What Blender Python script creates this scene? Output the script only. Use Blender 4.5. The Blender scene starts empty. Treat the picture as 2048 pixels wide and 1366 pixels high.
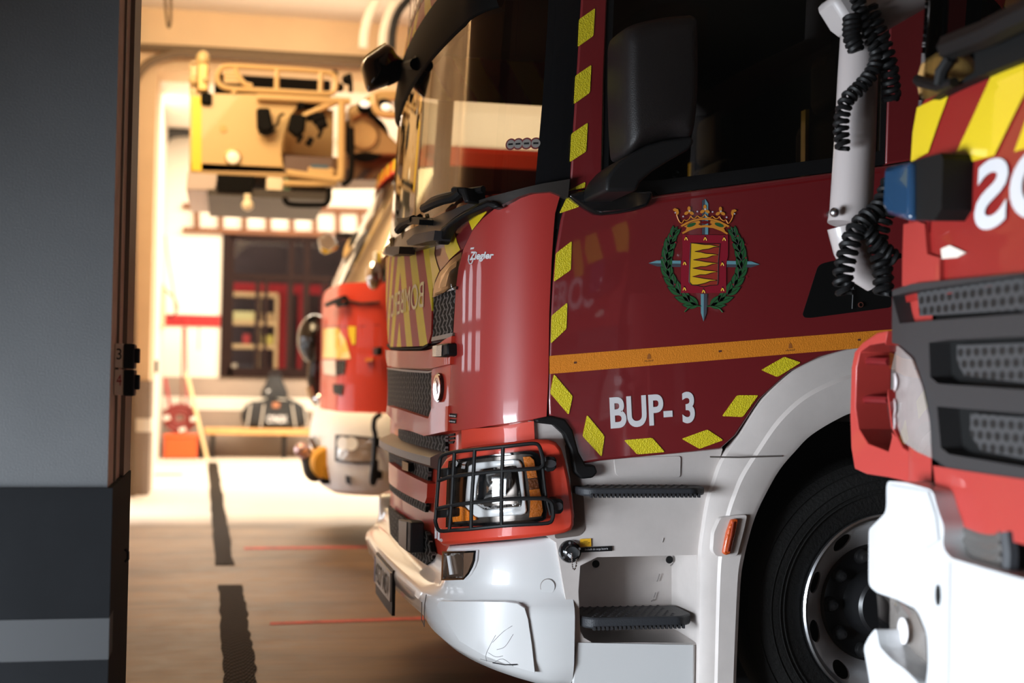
import bpy, bmesh, math, random
from mathutils import Vector, Matrix
from mathutils.geometry import delaunay_2d_cdt
random.seed(7)
PI = math.pi
scene = bpy.context.scene
col = scene.collection
# ------------------------------------------------------------------ camera
W, H, FPX = 2048.0, 1366.0, 2700.0
CAM = Vector((0.0, 0.0, 1.23))
yaw, pitch, roll = math.radians(12.0), math.radians(1.78), 0.016
fwd = Vector((math.sin(yaw)*math.cos(pitch), math.cos(yaw)*math.cos(pitch), math.sin(pitch)))
r0 = Vector((math.cos(yaw), -math.sin(yaw), 0))
u0 = r0.cross(fwd)
rgt = r0*math.cos(roll) + u0*math.sin(roll)
upv = u0*math.cos(roll) - r0*math.sin(roll)
cd = bpy.data.cameras.new('camera')
cd.sensor_width = 36.0
cd.lens = 36.0*FPX/W
cd.clip_start = 0.05
cd.dof.use_dof = True
cd.dof.focus_distance = 4.35
cd.dof.aperture_fstop = 1.75
cam = bpy.data.objects.new('camera', cd)
col.objects.link(cam)
mw = Matrix((rgt, upv, -fwd)).transposed().to_4x4()
mw.translation = CAM
cam.matrix_world = mw
scene.camera = cam

def ray(px, py):
    return fwd + rgt*((px-W/2)/FPX) - upv*((py-H/2)/FPX)
def onY(px, py, Y):
    d = ray(px, py); return CAM + d*((Y-CAM.y)/d.y)
def onX(px, py, X):
    d = ray(px, py); return CAM + d*((X-CAM.x)/d.x)
def onZ(px, py, Z):
    d = ray(px, py); return CAM + d*((Z-CAM.z)/d.z)
def cr(x0, y0, s):                      # coordinates read in an enlarged crop -> photo pixels
    return lambda *p: [(x0+a*s, y0+b*s) for a, b in p]

# ------------------------------------------------------------------ materials
MATS = {}
def mat(name, c, rough=0.5, metal=0.0, coat=0.0, bump=0.0, bscale=60.0, emit=None, estr=0.0, vary=0.0, vscale=3.0, spec=0.5, stretch=None):
    m = bpy.data.materials.new(name); m.use_nodes = True
    nt = m.node_tree; N = nt.nodes; L = nt.links
    b = N['Principled BSDF']
    b.inputs['Base Color'].default_value = (c[0], c[1], c[2], 1)
    b.inputs['Roughness'].default_value = rough
    b.inputs['Metallic'].default_value = metal
    b.inputs['Coat Weight'].default_value = coat
    b.inputs['Coat Roughness'].default_value = 0.04
    b.inputs['Specular IOR Level'].default_value = spec
    if emit:
        b.inputs['Emission Color'].default_value = (*emit, 1); b.inputs['Emission Strength'].default_value = estr
    if vary or bump:
        g = N.new('ShaderNodeNewGeometry')
        vec = g.outputs['Position']
        if stretch:
            mp = N.new('ShaderNodeMapping'); mp.inputs['Scale'].default_value = stretch
            L.new(vec, mp.inputs['Vector']); vec = mp.outputs['Vector']
    if vary:
        n = N.new('ShaderNodeTexNoise'); n.inputs['Scale'].default_value = vscale; n.inputs['Detail'].default_value = 8
        n.inputs['Roughness'].default_value = 0.65
        L.new(vec, n.inputs['Vector'])
        mx = N.new('ShaderNodeMix'); mx.data_type = 'RGBA'
        mx.inputs[6].default_value = (*[max(0, x*(1-vary)) for x in c], 1)
        mx.inputs[7].default_value = (*[min(1, x*(1+vary)) for x in c], 1)
        cr_ = N.new('ShaderNodeMapRange'); cr_.inputs[1].default_value = 0.3; cr_.inputs[2].default_value = 0.7
        L.new(n.outputs['Fac'], cr_.inputs[0]); L.new(cr_.outputs[0], mx.inputs[0])
        L.new(mx.outputs[2], b.inputs['Base Color'])
    if bump:
        n = N.new('ShaderNodeTexNoise'); n.inputs['Scale'].default_value = bscale; n.inputs['Detail'].default_value = 4
        L.new(vec, n.inputs['Vector'])
        bp = N.new('ShaderNodeBump'); bp.inputs['Strength'].default_value = bump; bp.inputs['Distance'].default_value = 0.01
        L.new(n.outputs['Fac'], bp.inputs['Height']); L.new(bp.outputs['Normal'], b.inputs['Normal'])
    MATS[name] = m
    return m

def glass_mat(name, tint=(1, 1, 1), refl=1.0, rough=0.0, base=0.0):
    m = bpy.data.materials.new(name); m.use_nodes = True
    nt = m.node_tree; N = nt.nodes; L = nt.links
    N.remove(N['Principled BSDF'])
    t = N.new('ShaderNodeBsdfTransparent'); t.inputs['Color'].default_value = (*tint, 1)
    g = N.new('ShaderNodeBsdfGlossy'); g.inputs['Roughness'].default_value = rough
    fr = N.new('ShaderNodeFresnel'); fr.inputs['IOR'].default_value = 1.5
    ad = N.new('ShaderNodeMath'); ad.operation = 'MULTIPLY_ADD'; ad.inputs[1].default_value = refl; ad.inputs[2].default_value = base
    ad.use_clamp = True
    mx = N.new('ShaderNodeMixShader')
    L.new(fr.outputs[0], ad.inputs[0]); L.new(ad.outputs[0], mx.inputs[0])
    L.new(t.outputs[0], mx.inputs[1]); L.new(g.outputs[0], mx.inputs[2])
    L.new(mx.outputs[0], N['Material Output'].inputs['Surface'])
    return m

def uvmat(name, build, rough=0.5, metal=0.0, coat=0.0):
    """material whose colour/height is a node formula of the part's own (u, z) metres"""
    m = mat(name, (0.5, 0.5, 0.5), rough, metal, coat)
    nt = m.node_tree; N = nt.nodes; L = nt.links; b = N['Principled BSDF']
    uv = N.new('ShaderNodeUVMap'); uv.uv_map = 'UVMap'
    sp = N.new('ShaderNodeSeparateXYZ'); L.new(uv.outputs[0], sp.inputs[0])
    def M(op, a, bb=None, c=None):
        n = N.new('ShaderNodeMath'); n.operation = op
        for i, x in enumerate((a, bb, c)):
            if x is None: continue
            if isinstance(x, (int, float)): n.inputs[i].default_value = x
            else: L.new(x, n.inputs[i])
        return n.outputs[0]
    def mix(f, c0, c1):
        x = N.new('ShaderNodeMix'); x.data_type = 'RGBA'
        x.inputs[6].default_value = (*c0, 1); x.inputs[7].default_value = (*c1, 1)
        L.new(f, x.inputs[0]); return x.outputs[2]
    build(sp.outputs[0], sp.outputs[1], M, mix, N, L, b)
    return m

# ------------------------------------------------------------------ objects
def root_of(o):
    while o.parent is not None: o = o.parent
    return o
def tag(o, label=None, cat=None, group=None, kind=None):
    if label: o['label'] = label
    if cat: o['category'] = cat
    if group: o['group'] = group
    if kind: o['kind'] = kind
    return o
def thing(name, loc, label, cat, group=None):
    o = bpy.data.objects.new(name, None); col.objects.link(o); o.location = loc
    o.empty_display_size = 0.1
    return tag(o, label, cat, group)
def mk(name, verts, faces, m, parent=None, uv=None, smooth=True, angle=35, bevel=0.0, seg=2, label=None):
    off = Vector(root_of(parent).location) if parent is not None else Vector((0, 0, 0))
    me = bpy.data.meshes.new(name)
    me.from_pydata([Vector(v)-off for v in verts], [], faces)
    if uv is not None:
        ul = me.uv_layers.new(name='UVMap')
        for lp in me.loops: ul.data[lp.index].uv = uv[lp.vertex_index]
    me.validate(); me.update()
    if smooth:
        me.polygons.foreach_set('use_smooth', [True]*len(me.polygons))
        me.set_sharp_from_angle(angle=math.radians(angle))
    for mm in (m if isinstance(m, (list, tuple)) else [m]): me.materials.append(mm)
    o = bpy.data.objects.new(name, me); col.objects.link(o)
    if parent is not None: o.parent = parent
    if bevel > 0:
        bv = o.modifiers.new('bevel', 'BEVEL'); bv.width = bevel; bv.segments = seg; bv.limit_method = 'ANGLE'; bv.angle_limit = math.radians(40)
    if label: o['label'] = label
    return o

class MB:
    """collects shapes of ONE object"""
    def __init__(s): s.v = []; s.f = []
    def add(s, v, f):
        k = len(s.v); s.v += [Vector(x) for x in v]; s.f += [tuple(i+k for i in t) for t in f]; return s
    def box(s, lo, hi, M=None):
        x0, y0, z0 = lo; x1, y1, z1 = hi
        v = [Vector(p) for p in ((x0,y0,z0),(x1,y0,z0),(x1,y1,z0),(x0,y1,z0),(x0,y0,z1),(x1,y0,z1),(x1,y1,z1),(x0,y1,z1))]
        if M is not None: v = [M @ p for p in v]
        return s.add(v, [(3,2,1,0),(4,5,6,7),(0,1,5,4),(1,2,6,5),(2,3,7,6),(3,0,4,7)])
    def prism(s, pts, d):
        """closed polygon of 3-D points pushed along vector d"""
        d = Vector(d); n = len(pts); a = [Vector(p) for p in pts]
        nrm = Vector((0,0,0))
        for i in range(n): nrm += a[i].cross(a[(i+1) % n])
        if nrm.dot(d) > 0: a.reverse()
        v = a + [p+d for p in a]
        f = [tuple(range(n)), tuple(range(2*n-1, n-1, -1))]
        f += [(i, i+n, (i+1) % n+n, (i+1) % n) for i in range(n)]
        return s.add(v, f)
    def tube(s, path, r, n=8, closed=False, cap=True):
        P = [Vector(p) for p in path]; m = len(P)
        rr = r if isinstance(r, (list, tuple)) else [r]*m
        T = []
        for i in range(m):
            a = P[i-1] if (i > 0 or closed) else P[i]
            b = P[(i+1) % m] if (i < m-1 or closed) else P[i]
            t = b-a; T.append(t.normalized() if t.length > 1e-9 else Vector((0,0,1)))
        ref = Vector((0,0,1)) if abs(T[0].z) < 0.9 else Vector((1,0,0))
        nv = (ref - T[0]*ref.dot(T[0])).normalized()
        vs = []
        for i in range(m):
            nv = nv - T[i]*nv.dot(T[i])
            nv = nv.normalized() if nv.length > 1e-6 else T[i].orthogonal().normalized()
            bn = T[i].cross(nv)
            for k in range(n):
                a = 2*PI*k/n
                vs.append(P[i] + (nv*math.cos(a)+bn*math.sin(a))*rr[i])
        f = []
        for i in range(m if closed else m-1):
            j = (i+1) % m
            for k in range(n):
                q = (k+1) % n
                f.append((i*n+k, i*n+q, j*n+q, j*n+k))
        if cap and not closed:
            f.append(tuple(range(n-1, -1, -1))); f.append(tuple((m-1)*n+k for k in range(n)))
        return s.add(vs, f)
    def lathe(s, prof, c, axis, n=32, cap=False):
        """prof: list of (distance along axis, radius)"""
        ax = Vector(axis).normalized(); e = ax.orthogonal().normalized(); g = ax.cross(e); c = Vector(c)
        vs = []
        for (h, r) in prof:
            for k in range(n):
                a = 2*PI*k/n; vs.append(c + ax*h + (e*math.cos(a)+g*math.sin(a))*r)
        f = []
        for i in range(len(prof)-1):
            for k in range(n):
                q = (k+1) % n; f.append((i*n+k, i*n+q, (i+1)*n+q, (i+1)*n+k))
        if cap:
            f.append(tuple(range(n-1, -1, -1))); f.append(tuple((len(prof)-1)*n+k for k in range(n)))
        return s.add(vs, f)
    def ball(s, c, r, n=16, k=10):
        r = Vector(r) if not isinstance(r, (int, float)) else Vector((r, r, r)); c = Vector(c)
        vs = [c + Vector((r.x*math.sin(PI*i/k)*math.cos(2*PI*j/n), r.y*math.sin(PI*i/k)*math.sin(2*PI*j/n), r.z*math.cos(PI*i/k))) for i in range(k+1) for j in range(n)]
        f = [(i*n+j, (i+1)*n+j, (i+1)*n+(j+1) % n, i*n+(j+1) % n) for i in range(k) for j in range(n)]
        return s.add(vs, f)
    def build(s, name, m, parent=None, **k):
        return mk(name, s.v, s.f, m, parent, **k)

def smooth_path(pts, n=6, closed=False):
    P = [Vector(p) for p in pts]; out = []; m = len(P)
    for i in range(m if closed else m-1):
        p0 = P[i-1] if (i > 0 or closed) else P[i]; p1 = P[i]; p2 = P[(i+1) % m]; p3 = P[(i+2) % m] if (i+2 < m or closed) else p2
        for k in range(n):
            t = k/n
            out.append(0.5*((2*p1)+(p2-p0)*t+(2*p0-5*p1+4*p2-p3)*t*t+(3*p1-p0-3*p2+p3)*t**3))
    if not closed: out.append(P[-1])
    return out
def fillet(poly, r, n=4):
    """rounds the corners of a 2-D polygon"""
    out = []; m = len(poly)
    for i in range(m):
        p = Vector(poly[i][:2]); a = Vector(poly[i-1][:2]); b = Vector(poly[(i+1) % m][:2])
        da, db = (a-p), (b-p)
        k = min(r, da.length*0.45, db.length*0.45)
        if k < 1e-6: out.append(tuple(p)); continue
        s, e = p+da.normalized()*k, p+db.normalized()*k
        for j in range(n+1):
            t = j/n; q = s*(1-t)**2 + p*2*t*(1-t) + e*t*t; out.append((q.x, q.y))
    return out
def pip(x, y, poly):
    c = False; n = len(poly); j = n-1
    for i in range(n):
        xi, yi = poly[i]; xj, yj = poly[j]
        if (yi > y) != (yj > y) and x < (xj-xi)*(y-yi)/(yj-yi)+xi: c = not c
        j = i
    return c
def densify(poly, res):
    out = []
    for i in range(len(poly)):
        a = poly[i]; b = poly[(i+1) % len(poly)]
        n = max(1, int(math.hypot(b[0]-a[0], b[1]-a[1])/res))
        out += [(a[0]+(b[0]-a[0])*k/n, a[1]+(b[1]-a[1])*k/n) for k in range(n)]
    return out
def triang(poly, holes=(), inner=()):
    vs = [Vector(p) for p in poly]; ed = [(i, (i+1) % len(poly)) for i in range(len(poly))]
    for h in holes:
        k = len(vs); vs += [Vector(p) for p in h]; ed += [(k+i, k+(i+1) % len(h)) for i in range(len(h))]
    vs += [Vector(p) for p in inner]
    r = delaunay_2d_cdt(vs, ed, [], 0, 1e-6)
    V = [(v.x, v.y) for v in r[0]]; Fc = []
    for t in r[2]:
        cx = sum(V[i][0] for i in t)/3; cy = sum(V[i][1] for i in t)/3
        if pip(cx, cy, poly) and not any(pip(cx, cy, h) for h in holes):
            a, b, c = (V[i] for i in t)
            if (b[0]-a[0])*(c[1]-a[1])-(b[1]-a[1])*(c[0]-a[0]) < 0: t = t[::-1]
            Fc.append(tuple(t))
    return V, Fc

class Surf:
    """upright wrap-round skin of a cab: u runs along its plan outline from the middle of the front, z is height"""
    def __init__(s, near, yc, lean=lambda z: 0.0):
        pts = [(x, 2*yc-y) for x, y in reversed(near[1:])] + list(near)
        s.p = [Vector(q) for q in pts]; s.lean = lean; s.yc = yc
        mid = len(near)-1
        L = [0.0]
        for a, b in zip(s.p, s.p[1:]): L.append(L[-1]+(b-a).length)
        s.L = [x-L[mid] for x in L]
        s.n = []
        for i in range(len(s.p)):
            a = s.p[max(0, i-1)]; b = s.p[min(len(s.p)-1, i+1)]; t = (b-a).normalized()
            s.n.append(Vector((t.y, -t.x)))
        c = Vector((sum(q.x for q in s.p)/len(s.p), yc))
        if (s.p[mid]-c).dot(s.n[mid]) < 0 or s.n[mid].x > 0: s.n = [-q for q in s.n]
    def _at(s, u):
        L = s.L
        if u <= L[0]: i = 0
        elif u >= L[-1]: i = len(L)-2
        else:
            lo, hi = 0, len(L)-1
            while hi-lo > 1:
                m = (lo+hi)//2
                if L[m] <= u: lo = m
                else: hi = m
            i = lo
        t = (u-L[i])/(L[i+1]-L[i])
        return i, t
    def ev(s, u, z, off=0.0):
        i, t = s._at(u)
        p = s.p[i].lerp(s.p[i+1], t); tt = min(1, max(0, t))
        n = s.n[i].lerp(s.n[i+1], tt).normalized()
        return Vector((p.x+s.lean(z)+n.x*off, p.y+n.y*off, z))
    def nrm(s, u):
        i, t = s._at(u); tt = min(1, max(0, t)); n = s.n[i].lerp(s.n[i+1], tt).normalized()
        return Vector((n.x, n.y, 0))
    def hit(s, px, py, off=0.0):
        d = ray(px, py); z = 1.2; u = None
        P = [p+n*off for p, n in zip(s.p, s.n)] if off else s.p
        for _ in range(10):
            ox, oy = CAM.x-s.lean(z), CAM.y
            best = None
            for i in range(len(P)-1):
                a, b = P[i], P[i+1]
                ex, ey = b.x-a.x, b.y-a.y
                den = d.x*ey-d.y*ex
                if abs(den) < 1e-12: continue
                t = ((a.x-ox)*ey-(a.y-oy)*ex)/den
                k = ((a.x-ox)*d.y-(a.y-oy)*d.x)/den
                if t > 0 and -1e-6 <= k <= 1+1e-6 and (best is None or t < best[0]):
                    best = (t, s.L[i]+k*(s.L[i+1]-s.L[i]))
            if best is None:
                bi = min(range(len(P)), key=lambda i: abs((P[i].x-ox)*d.y-(P[i].y-oy)*d.x)/max(0.1, P[i].y-oy) + (0 if P[i].y-oy > 0 else 9))
                best = ((P[bi].y-oy)/d.y, s.L[bi])
            t, u = best
            z = CAM.z+t*d.z
        return u, z
    def uz(s, pts, off=0.0): return [s.hit(x, y, off) for x, y in pts]
    def px3(s, px, py, off=0.0):
        u, z = s.hit(px, py, off); return s.ev(u, z, off)

class Plane:
    """flat skin facing the camera side (-Y) or the front (-X)"""
    def __init__(s, axis, val): s.axis, s.val = axis, val
    def ev(s, u, z, off=0.0):
        return Vector((u, s.val-off, z)) if s.axis == 'Y' else Vector((s.val-off, u, z))
    def nrm(s, u): return Vector((0, -1, 0)) if s.axis == 'Y' else Vector((-1, 0, 0))
    def hit(s, px, py, off=0.0):
        if s.axis == 'Y': p = onY(px, py, s.val-off); return p.x, p.z
        p = onX(px, py, s.val-off); return p.y, p.z
    def uz(s, pts, off=0.0): return [s.hit(x, y, off) for x, y in pts]
    def px3(s, px, py, off=0.0): return s.ev(*s.hit(px, py, off), off)

def patch(name, S, poly, m, parent, off=0.0, thick=0.0, res=0.05, holes=(), r=0.0, bevel=0.0, px=True, label=None, inner=True, seg=2, dome=0.0):
    """a panel of skin S outlined by photo points (px=True) or (u, z) metres; thick pushes its back inward"""
    P = S.uz(poly, off) if px else list(poly)
    Hs = [S.uz(h, off) if px else list(h) for h in holes]
    if r: P = fillet(P, r); Hs = [fillet(h, r) for h in Hs]
    curved = isinstance(S, Surf)
    if curved or dome: P = densify(P, res); Hs = [densify(h, res) for h in Hs]
    pts = []
    if (curved or dome) and inner:
        us = [p[0] for p in P]; zs = [p[1] for p in P]
        nu = int((max(us)-min(us))/res)+1; nz = int((max(zs)-min(zs))/(res*1.5))+1
        for i in range(1, nu):
            for j in range(1, nz):
                q = (min(us)+(max(us)-min(us))*i/nu + 1e-4*((i*7+j*3) % 5), min(zs)+(max(zs)-min(zs))*j/nz)
                if pip(q[0], q[1], P) and not any(pip(q[0], q[1], h) for h in Hs):
                    if min((q[0]-a)**2+(q[1]-b)**2 for a, b in P) > (res*0.4)**2: pts.append(q)
    V, Fc = triang(P, Hs, pts)
    def bulge(u, z):
        if not dome: return 0.0
        dmin = min(math.hypot(u-a, z-b) for a, b in P)
        return dome*(1-math.exp(-dmin/max(1e-6, abs(dome))*0.8))
    vs = [S.ev(u, z, off+bulge(u, z)) for u, z in V]
    if Fc:
        a, b, c = (vs[i] for i in Fc[0]); nn = S.nrm(V[Fc[0][0]][0])
        if (b-a).cross(c-a).dot(nn) < 0: Fc = [t[::-1] for t in Fc]
    uvs = list(V)
    if thick:
        k = len(vs); vs += [S.ev(u, z, off-thick) for u, z in V]; uvs += list(V)
        cnt = {}
        for t in Fc:
            for i in range(3):
                e = (t[i], t[(i+1) % 3]); cnt[e] = cnt.get(e, 0)+1
        rim = [e for e in cnt if (e[1], e[0]) not in cnt]
        Fc = Fc + [tuple(i+k for i in t[::-1]) for t in Fc] + [(b, a, a+k, b+k) for a, b in rim]
    return mk(name, vs, Fc, m, parent, uv=uvs, bevel=bevel, label=label, seg=seg)

def ring(name, S, outer, inner, offs, m, parent, label=None, angle=40):
    """loft between two equal-length photo polylines; offs = [(blend, off)]"""
    O = S.uz(outer); I = S.uz(inner); vs = []; n = len(O)
    for (t, off) in offs:
        for a, b in zip(O, I): vs.append(S.ev(a[0]+(b[0]-a[0])*t, a[1]+(b[1]-a[1])*t, off))
    f = [(r_*n+i, r_*n+i+1, (r_+1)*n+i+1, (r_+1)*n+i) for r_ in range(len(offs)-1) for i in range(n-1)]
    return mk(name, vs, f, m, parent, angle=angle, label=label)

def text2d(s, bold=0.0, shear=0.0, space=1.0):
    cu = bpy.data.curves.new('t', 'FONT'); cu.body = s; cu.offset = bold; cu.shear = shear; cu.space_character = space; cu.resolution_u = 6
    o = bpy.data.objects.new('t', cu); col.objects.link(o)
    bpy.context.view_layer.update()
    me = bpy.data.meshes.new_from_object(o.evaluated_get(bpy.context.evaluated_depsgraph_get()))
    v = [(q.co.x, q.co.y) for q in me.vertices]; f = [tuple(p.vertices) for p in me.polygons]
    bpy.data.objects.remove(o); bpy.data.curves.remove(cu); bpy.data.meshes.remove(me)
    x0 = min(a for a, b in v); x1 = max(a for a, b in v); y0 = min(b for a, b in v); y1 = max(b for a, b in v)
    return [((a-x0)/(x1-x0), (b-y0)/(y1-y0)) for a, b in v], f
def lettering(name, s, S, quad, m, parent, off=0.003, bold=0.03, shear=0.0, px=True, mirror=False, label=None, space=1.0):
    """quad = top-left, top-right, bottom-right, bottom-left in photo points or (u, z)"""
    v, f = text2d(s, bold, shear, space)
    Q = [Vector(q) for q in (S.uz(quad, off) if px else quad)]
    vs = []
    for a, b in v:
        if mirror: a = 1-a
        q = (Q[3].lerp(Q[2], a)).lerp(Q[0].lerp(Q[1], a), b); vs.append(S.ev(q.x, q.y, off))
    nn = S.nrm(Q[0].x)
    if f:
        a, b, c = (vs[i] for i in f[0][:3])
        if (b-a).cross(c-a).dot(nn) < 0: f = [t[::-1] for t in f]
    return mk(name, vs, f, m, parent, smooth=False, label=label)
def stube(S, pts, r, off, n=8, sm=3):
    """tube points lying off the skin S"""
    return smooth_path([S.px3(x, y, off) for x, y in pts], sm)
# ------------------------------------------------------------------ shared materials
RED_SHADE = mat('fire red paint', (0.185, 0.014, 0.017), 0.4, coat=1.0)  # same red as the lit copy, darkened for the shaded side
RED_LIT = mat('fire red lit', (0.62, 0.052, 0.026), 0.45, coat=0.2, spec=0.25)  # lit copy of the red: light on the fronts is in the colour
WHITE = mat('white truck paint', (0.70, 0.70, 0.70), 0.35, coat=0.6)
WHITE_WARM = mat('scuffed white warm lit', (0.60, 0.545, 0.515), 0.4, coat=0.4, vary=0.06, vscale=7)  # scuffed copy of the white, warm dimmer light put into its colour
BLACK = mat('black plastic', (0.007, 0.007, 0.0075), 0.5, spec=0.25)
BLACKM = mat('black matte plastic', (0.007, 0.007, 0.007), 0.65, spec=0.2, bump=0.15, bscale=300)
GLOSSB = mat('glossy black', (0.008, 0.008, 0.009), 0.12, coat=0.5)
GREYP = mat('grey plastic', (0.035, 0.037, 0.042), 0.5, spec=0.3, bump=0.15, bscale=250)
DGREY = mat('dark grey plastic', (0.03, 0.03, 0.033), 0.5)
CHROME = mat('chrome', (0.85, 0.85, 0.86), 0.08, metal=1.0)
BRUSH = mat('satin metal', (0.55, 0.56, 0.58), 0.32, metal=1.0)
STEEL = mat('wheel steel', (0.62, 0.62, 0.63), 0.4, metal=0.25, coat=0.2)
YEL = mat('yellow reflective film', (0.80, 0.66, 0.015), 0.42, bump=0.5, bscale=260)
YELB = mat('yellow film', (0.85, 0.62, 0.02), 0.35, coat=0.4)
ORANGE = mat('orange reflective band', (0.80, 0.26, 0.02), 0.45, bump=0.3, bscale=300)
AMBER = mat('amber lens', (0.85, 0.22, 0.01), 0.25, coat=0.6, bump=0.6, bscale=160)
LETTER = mat('white lettering film', (0.75, 0.74, 0.76), 0.4)
RUBBER = mat('tyre rubber', (0.010, 0.0095, 0.009), 0.72, spec=0.2, bump=0.35, bscale=90)
LWOOD = mat('dark ladder wood', (0.17, 0.06, 0.02), 0.6, vary=0.2, vscale=6)
WOOD = mat('pine wood', (0.62, 0.33, 0.12), 0.5, vary=0.25, vscale=6, stretch=(1, 8, 8))
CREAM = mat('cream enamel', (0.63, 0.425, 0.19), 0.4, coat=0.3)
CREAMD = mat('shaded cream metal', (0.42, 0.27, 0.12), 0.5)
CLEAR = glass_mat('clear lens', (0.97, 0.97, 0.97), 1.0)
WIND = glass_mat('windscreen glass', (0.55, 0.56, 0.50), 1.0, 0.0, 0.03)
SIDEG = glass_mat('tinted side glass', (0.42, 0.42, 0.38), 0.8)
PANE = glass_mat('window pane', (0.8, 0.8, 0.8), 0.08)
FABRIC = mat('black bag fabric', (0.018, 0.018, 0.02), 0.8, bump=0.4, bscale=80)

def _mesh(u, z, M, mix, N, L, b):
    # rows of dog-bone links: dark holes between pale moulded bars
    tri = M('ABSOLUTE', M('SUBTRACT', M('FRACT', M('MULTIPLY', z, 26.0)), 0.5))
    zig = M('FRACT', M('ADD', M('MULTIPLY', u, 20.0), M('MULTIPLY', tri, 1.1)))
    lnv = M('GREATER_THAN', M('ABSOLUTE', M('SUBTRACT', zig, 0.5)), 0.39)
    col_ = M('FLOOR', M('MULTIPLY', u, 20.0))
    fz = M('FRACT', M('ADD', M('MULTIPLY', z, 26.0), M('MULTIPLY', M('MODULO', M('ABSOLUTE', col_), 2.0), 0.5)))
    lnh = M('MULTIPLY', M('GREATER_THAN', fz, 0.84), 0.35)
    ln = M('MAXIMUM', lnv, lnh)
    L.new(mix(ln, (0.003, 0.003, 0.003), (0.24, 0.235, 0.23)), b.inputs['Base Color'])
MESHM = uvmat('grille mesh', _mesh, 0.6, 0.0)
MESHM.node_tree.nodes['Principled BSDF'].inputs['Specular IOR Level'].default_value = 0.05
def _meshf(u, z, M, mix, N, L, b):
    k = 40.0
    zz = M('MULTIPLY', z, k); row = M('FLOOR', zz)
    sh = M('MULTIPLY', M('MODULO', M('ABSOLUTE', row), 2.0), 0.5)
    uu = M('ADD', M('MULTIPLY', u, k*0.7), sh)
    fu = M('SUBTRACT', M('FRACT', uu), 0.5); fz = M('SUBTRACT', M('FRACT', zz), 0.5)
    d = M('ADD', M('MULTIPLY', fu, fu), M('MULTIPLY', fz, fz))
    ln = M('GREATER_THAN', d, 0.13)
    L.new(mix(ln, (0.006, 0.006, 0.006), (0.05, 0.05, 0.052)), b.inputs['Base Color'])
MESHF = uvmat('round hole grille mesh', _meshf, 0.55)
def _chev(u, z, M, mix, N, L, b):
    # inverted V stripes about the middle of the nose
    t = M('ADD', M('MULTIPLY', M('ABSOLUTE', u), 3.6), M('MULTIPLY', z, 2.5))
    ln = M('GREATER_THAN', M('FRACT', M('ADD', t, 0.32)), 0.5)
    L.new(mix(ln, (0.48, 0.03, 0.02), (0.95, 0.72, 0.02)), b.inputs['Base Color'])
CHEV = uvmat('yellow and red chevron film', _chev, 0.5)
CHEV.node_tree.nodes['Principled BSDF'].inputs['Specular IOR Level'].default_value = 0.2
def _tread(u, z, M, mix, N, L, b):
    a = M('SINE', M('MULTIPLY', u, 260.0)); c = M('SINE', M('ADD', M('MULTIPLY', z, 90.0), M('MULTIPLY', M('ABSOLUTE', M('SUBTRACT', M('FRACT', M('MULTIPLY', u, 9.0)), 0.5)), 14.0)))
    h = M('MULTIPLY', a, c)
    L.new(mix(M('GREATER_THAN', h, 0.25), (0.018, 0.013, 0.010), (0.045, 0.033, 0.025)), b.inputs['Base Color'])
    bp = N.new('ShaderNodeBump'); bp.inputs['Strength'].default_value = 0.6; bp.inputs['Distance'].default_value = 0.01
    L.new(h, bp.inputs['Height']); L.new(bp.outputs[0], b.inputs['Normal'])
DRAIN = uvmat('ribbed dark floor strip', _tread, 0.8)
DRAIN.node_tree.nodes['Principled BSDF'].inputs['Specular IOR Level'].default_value = 0.08

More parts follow.
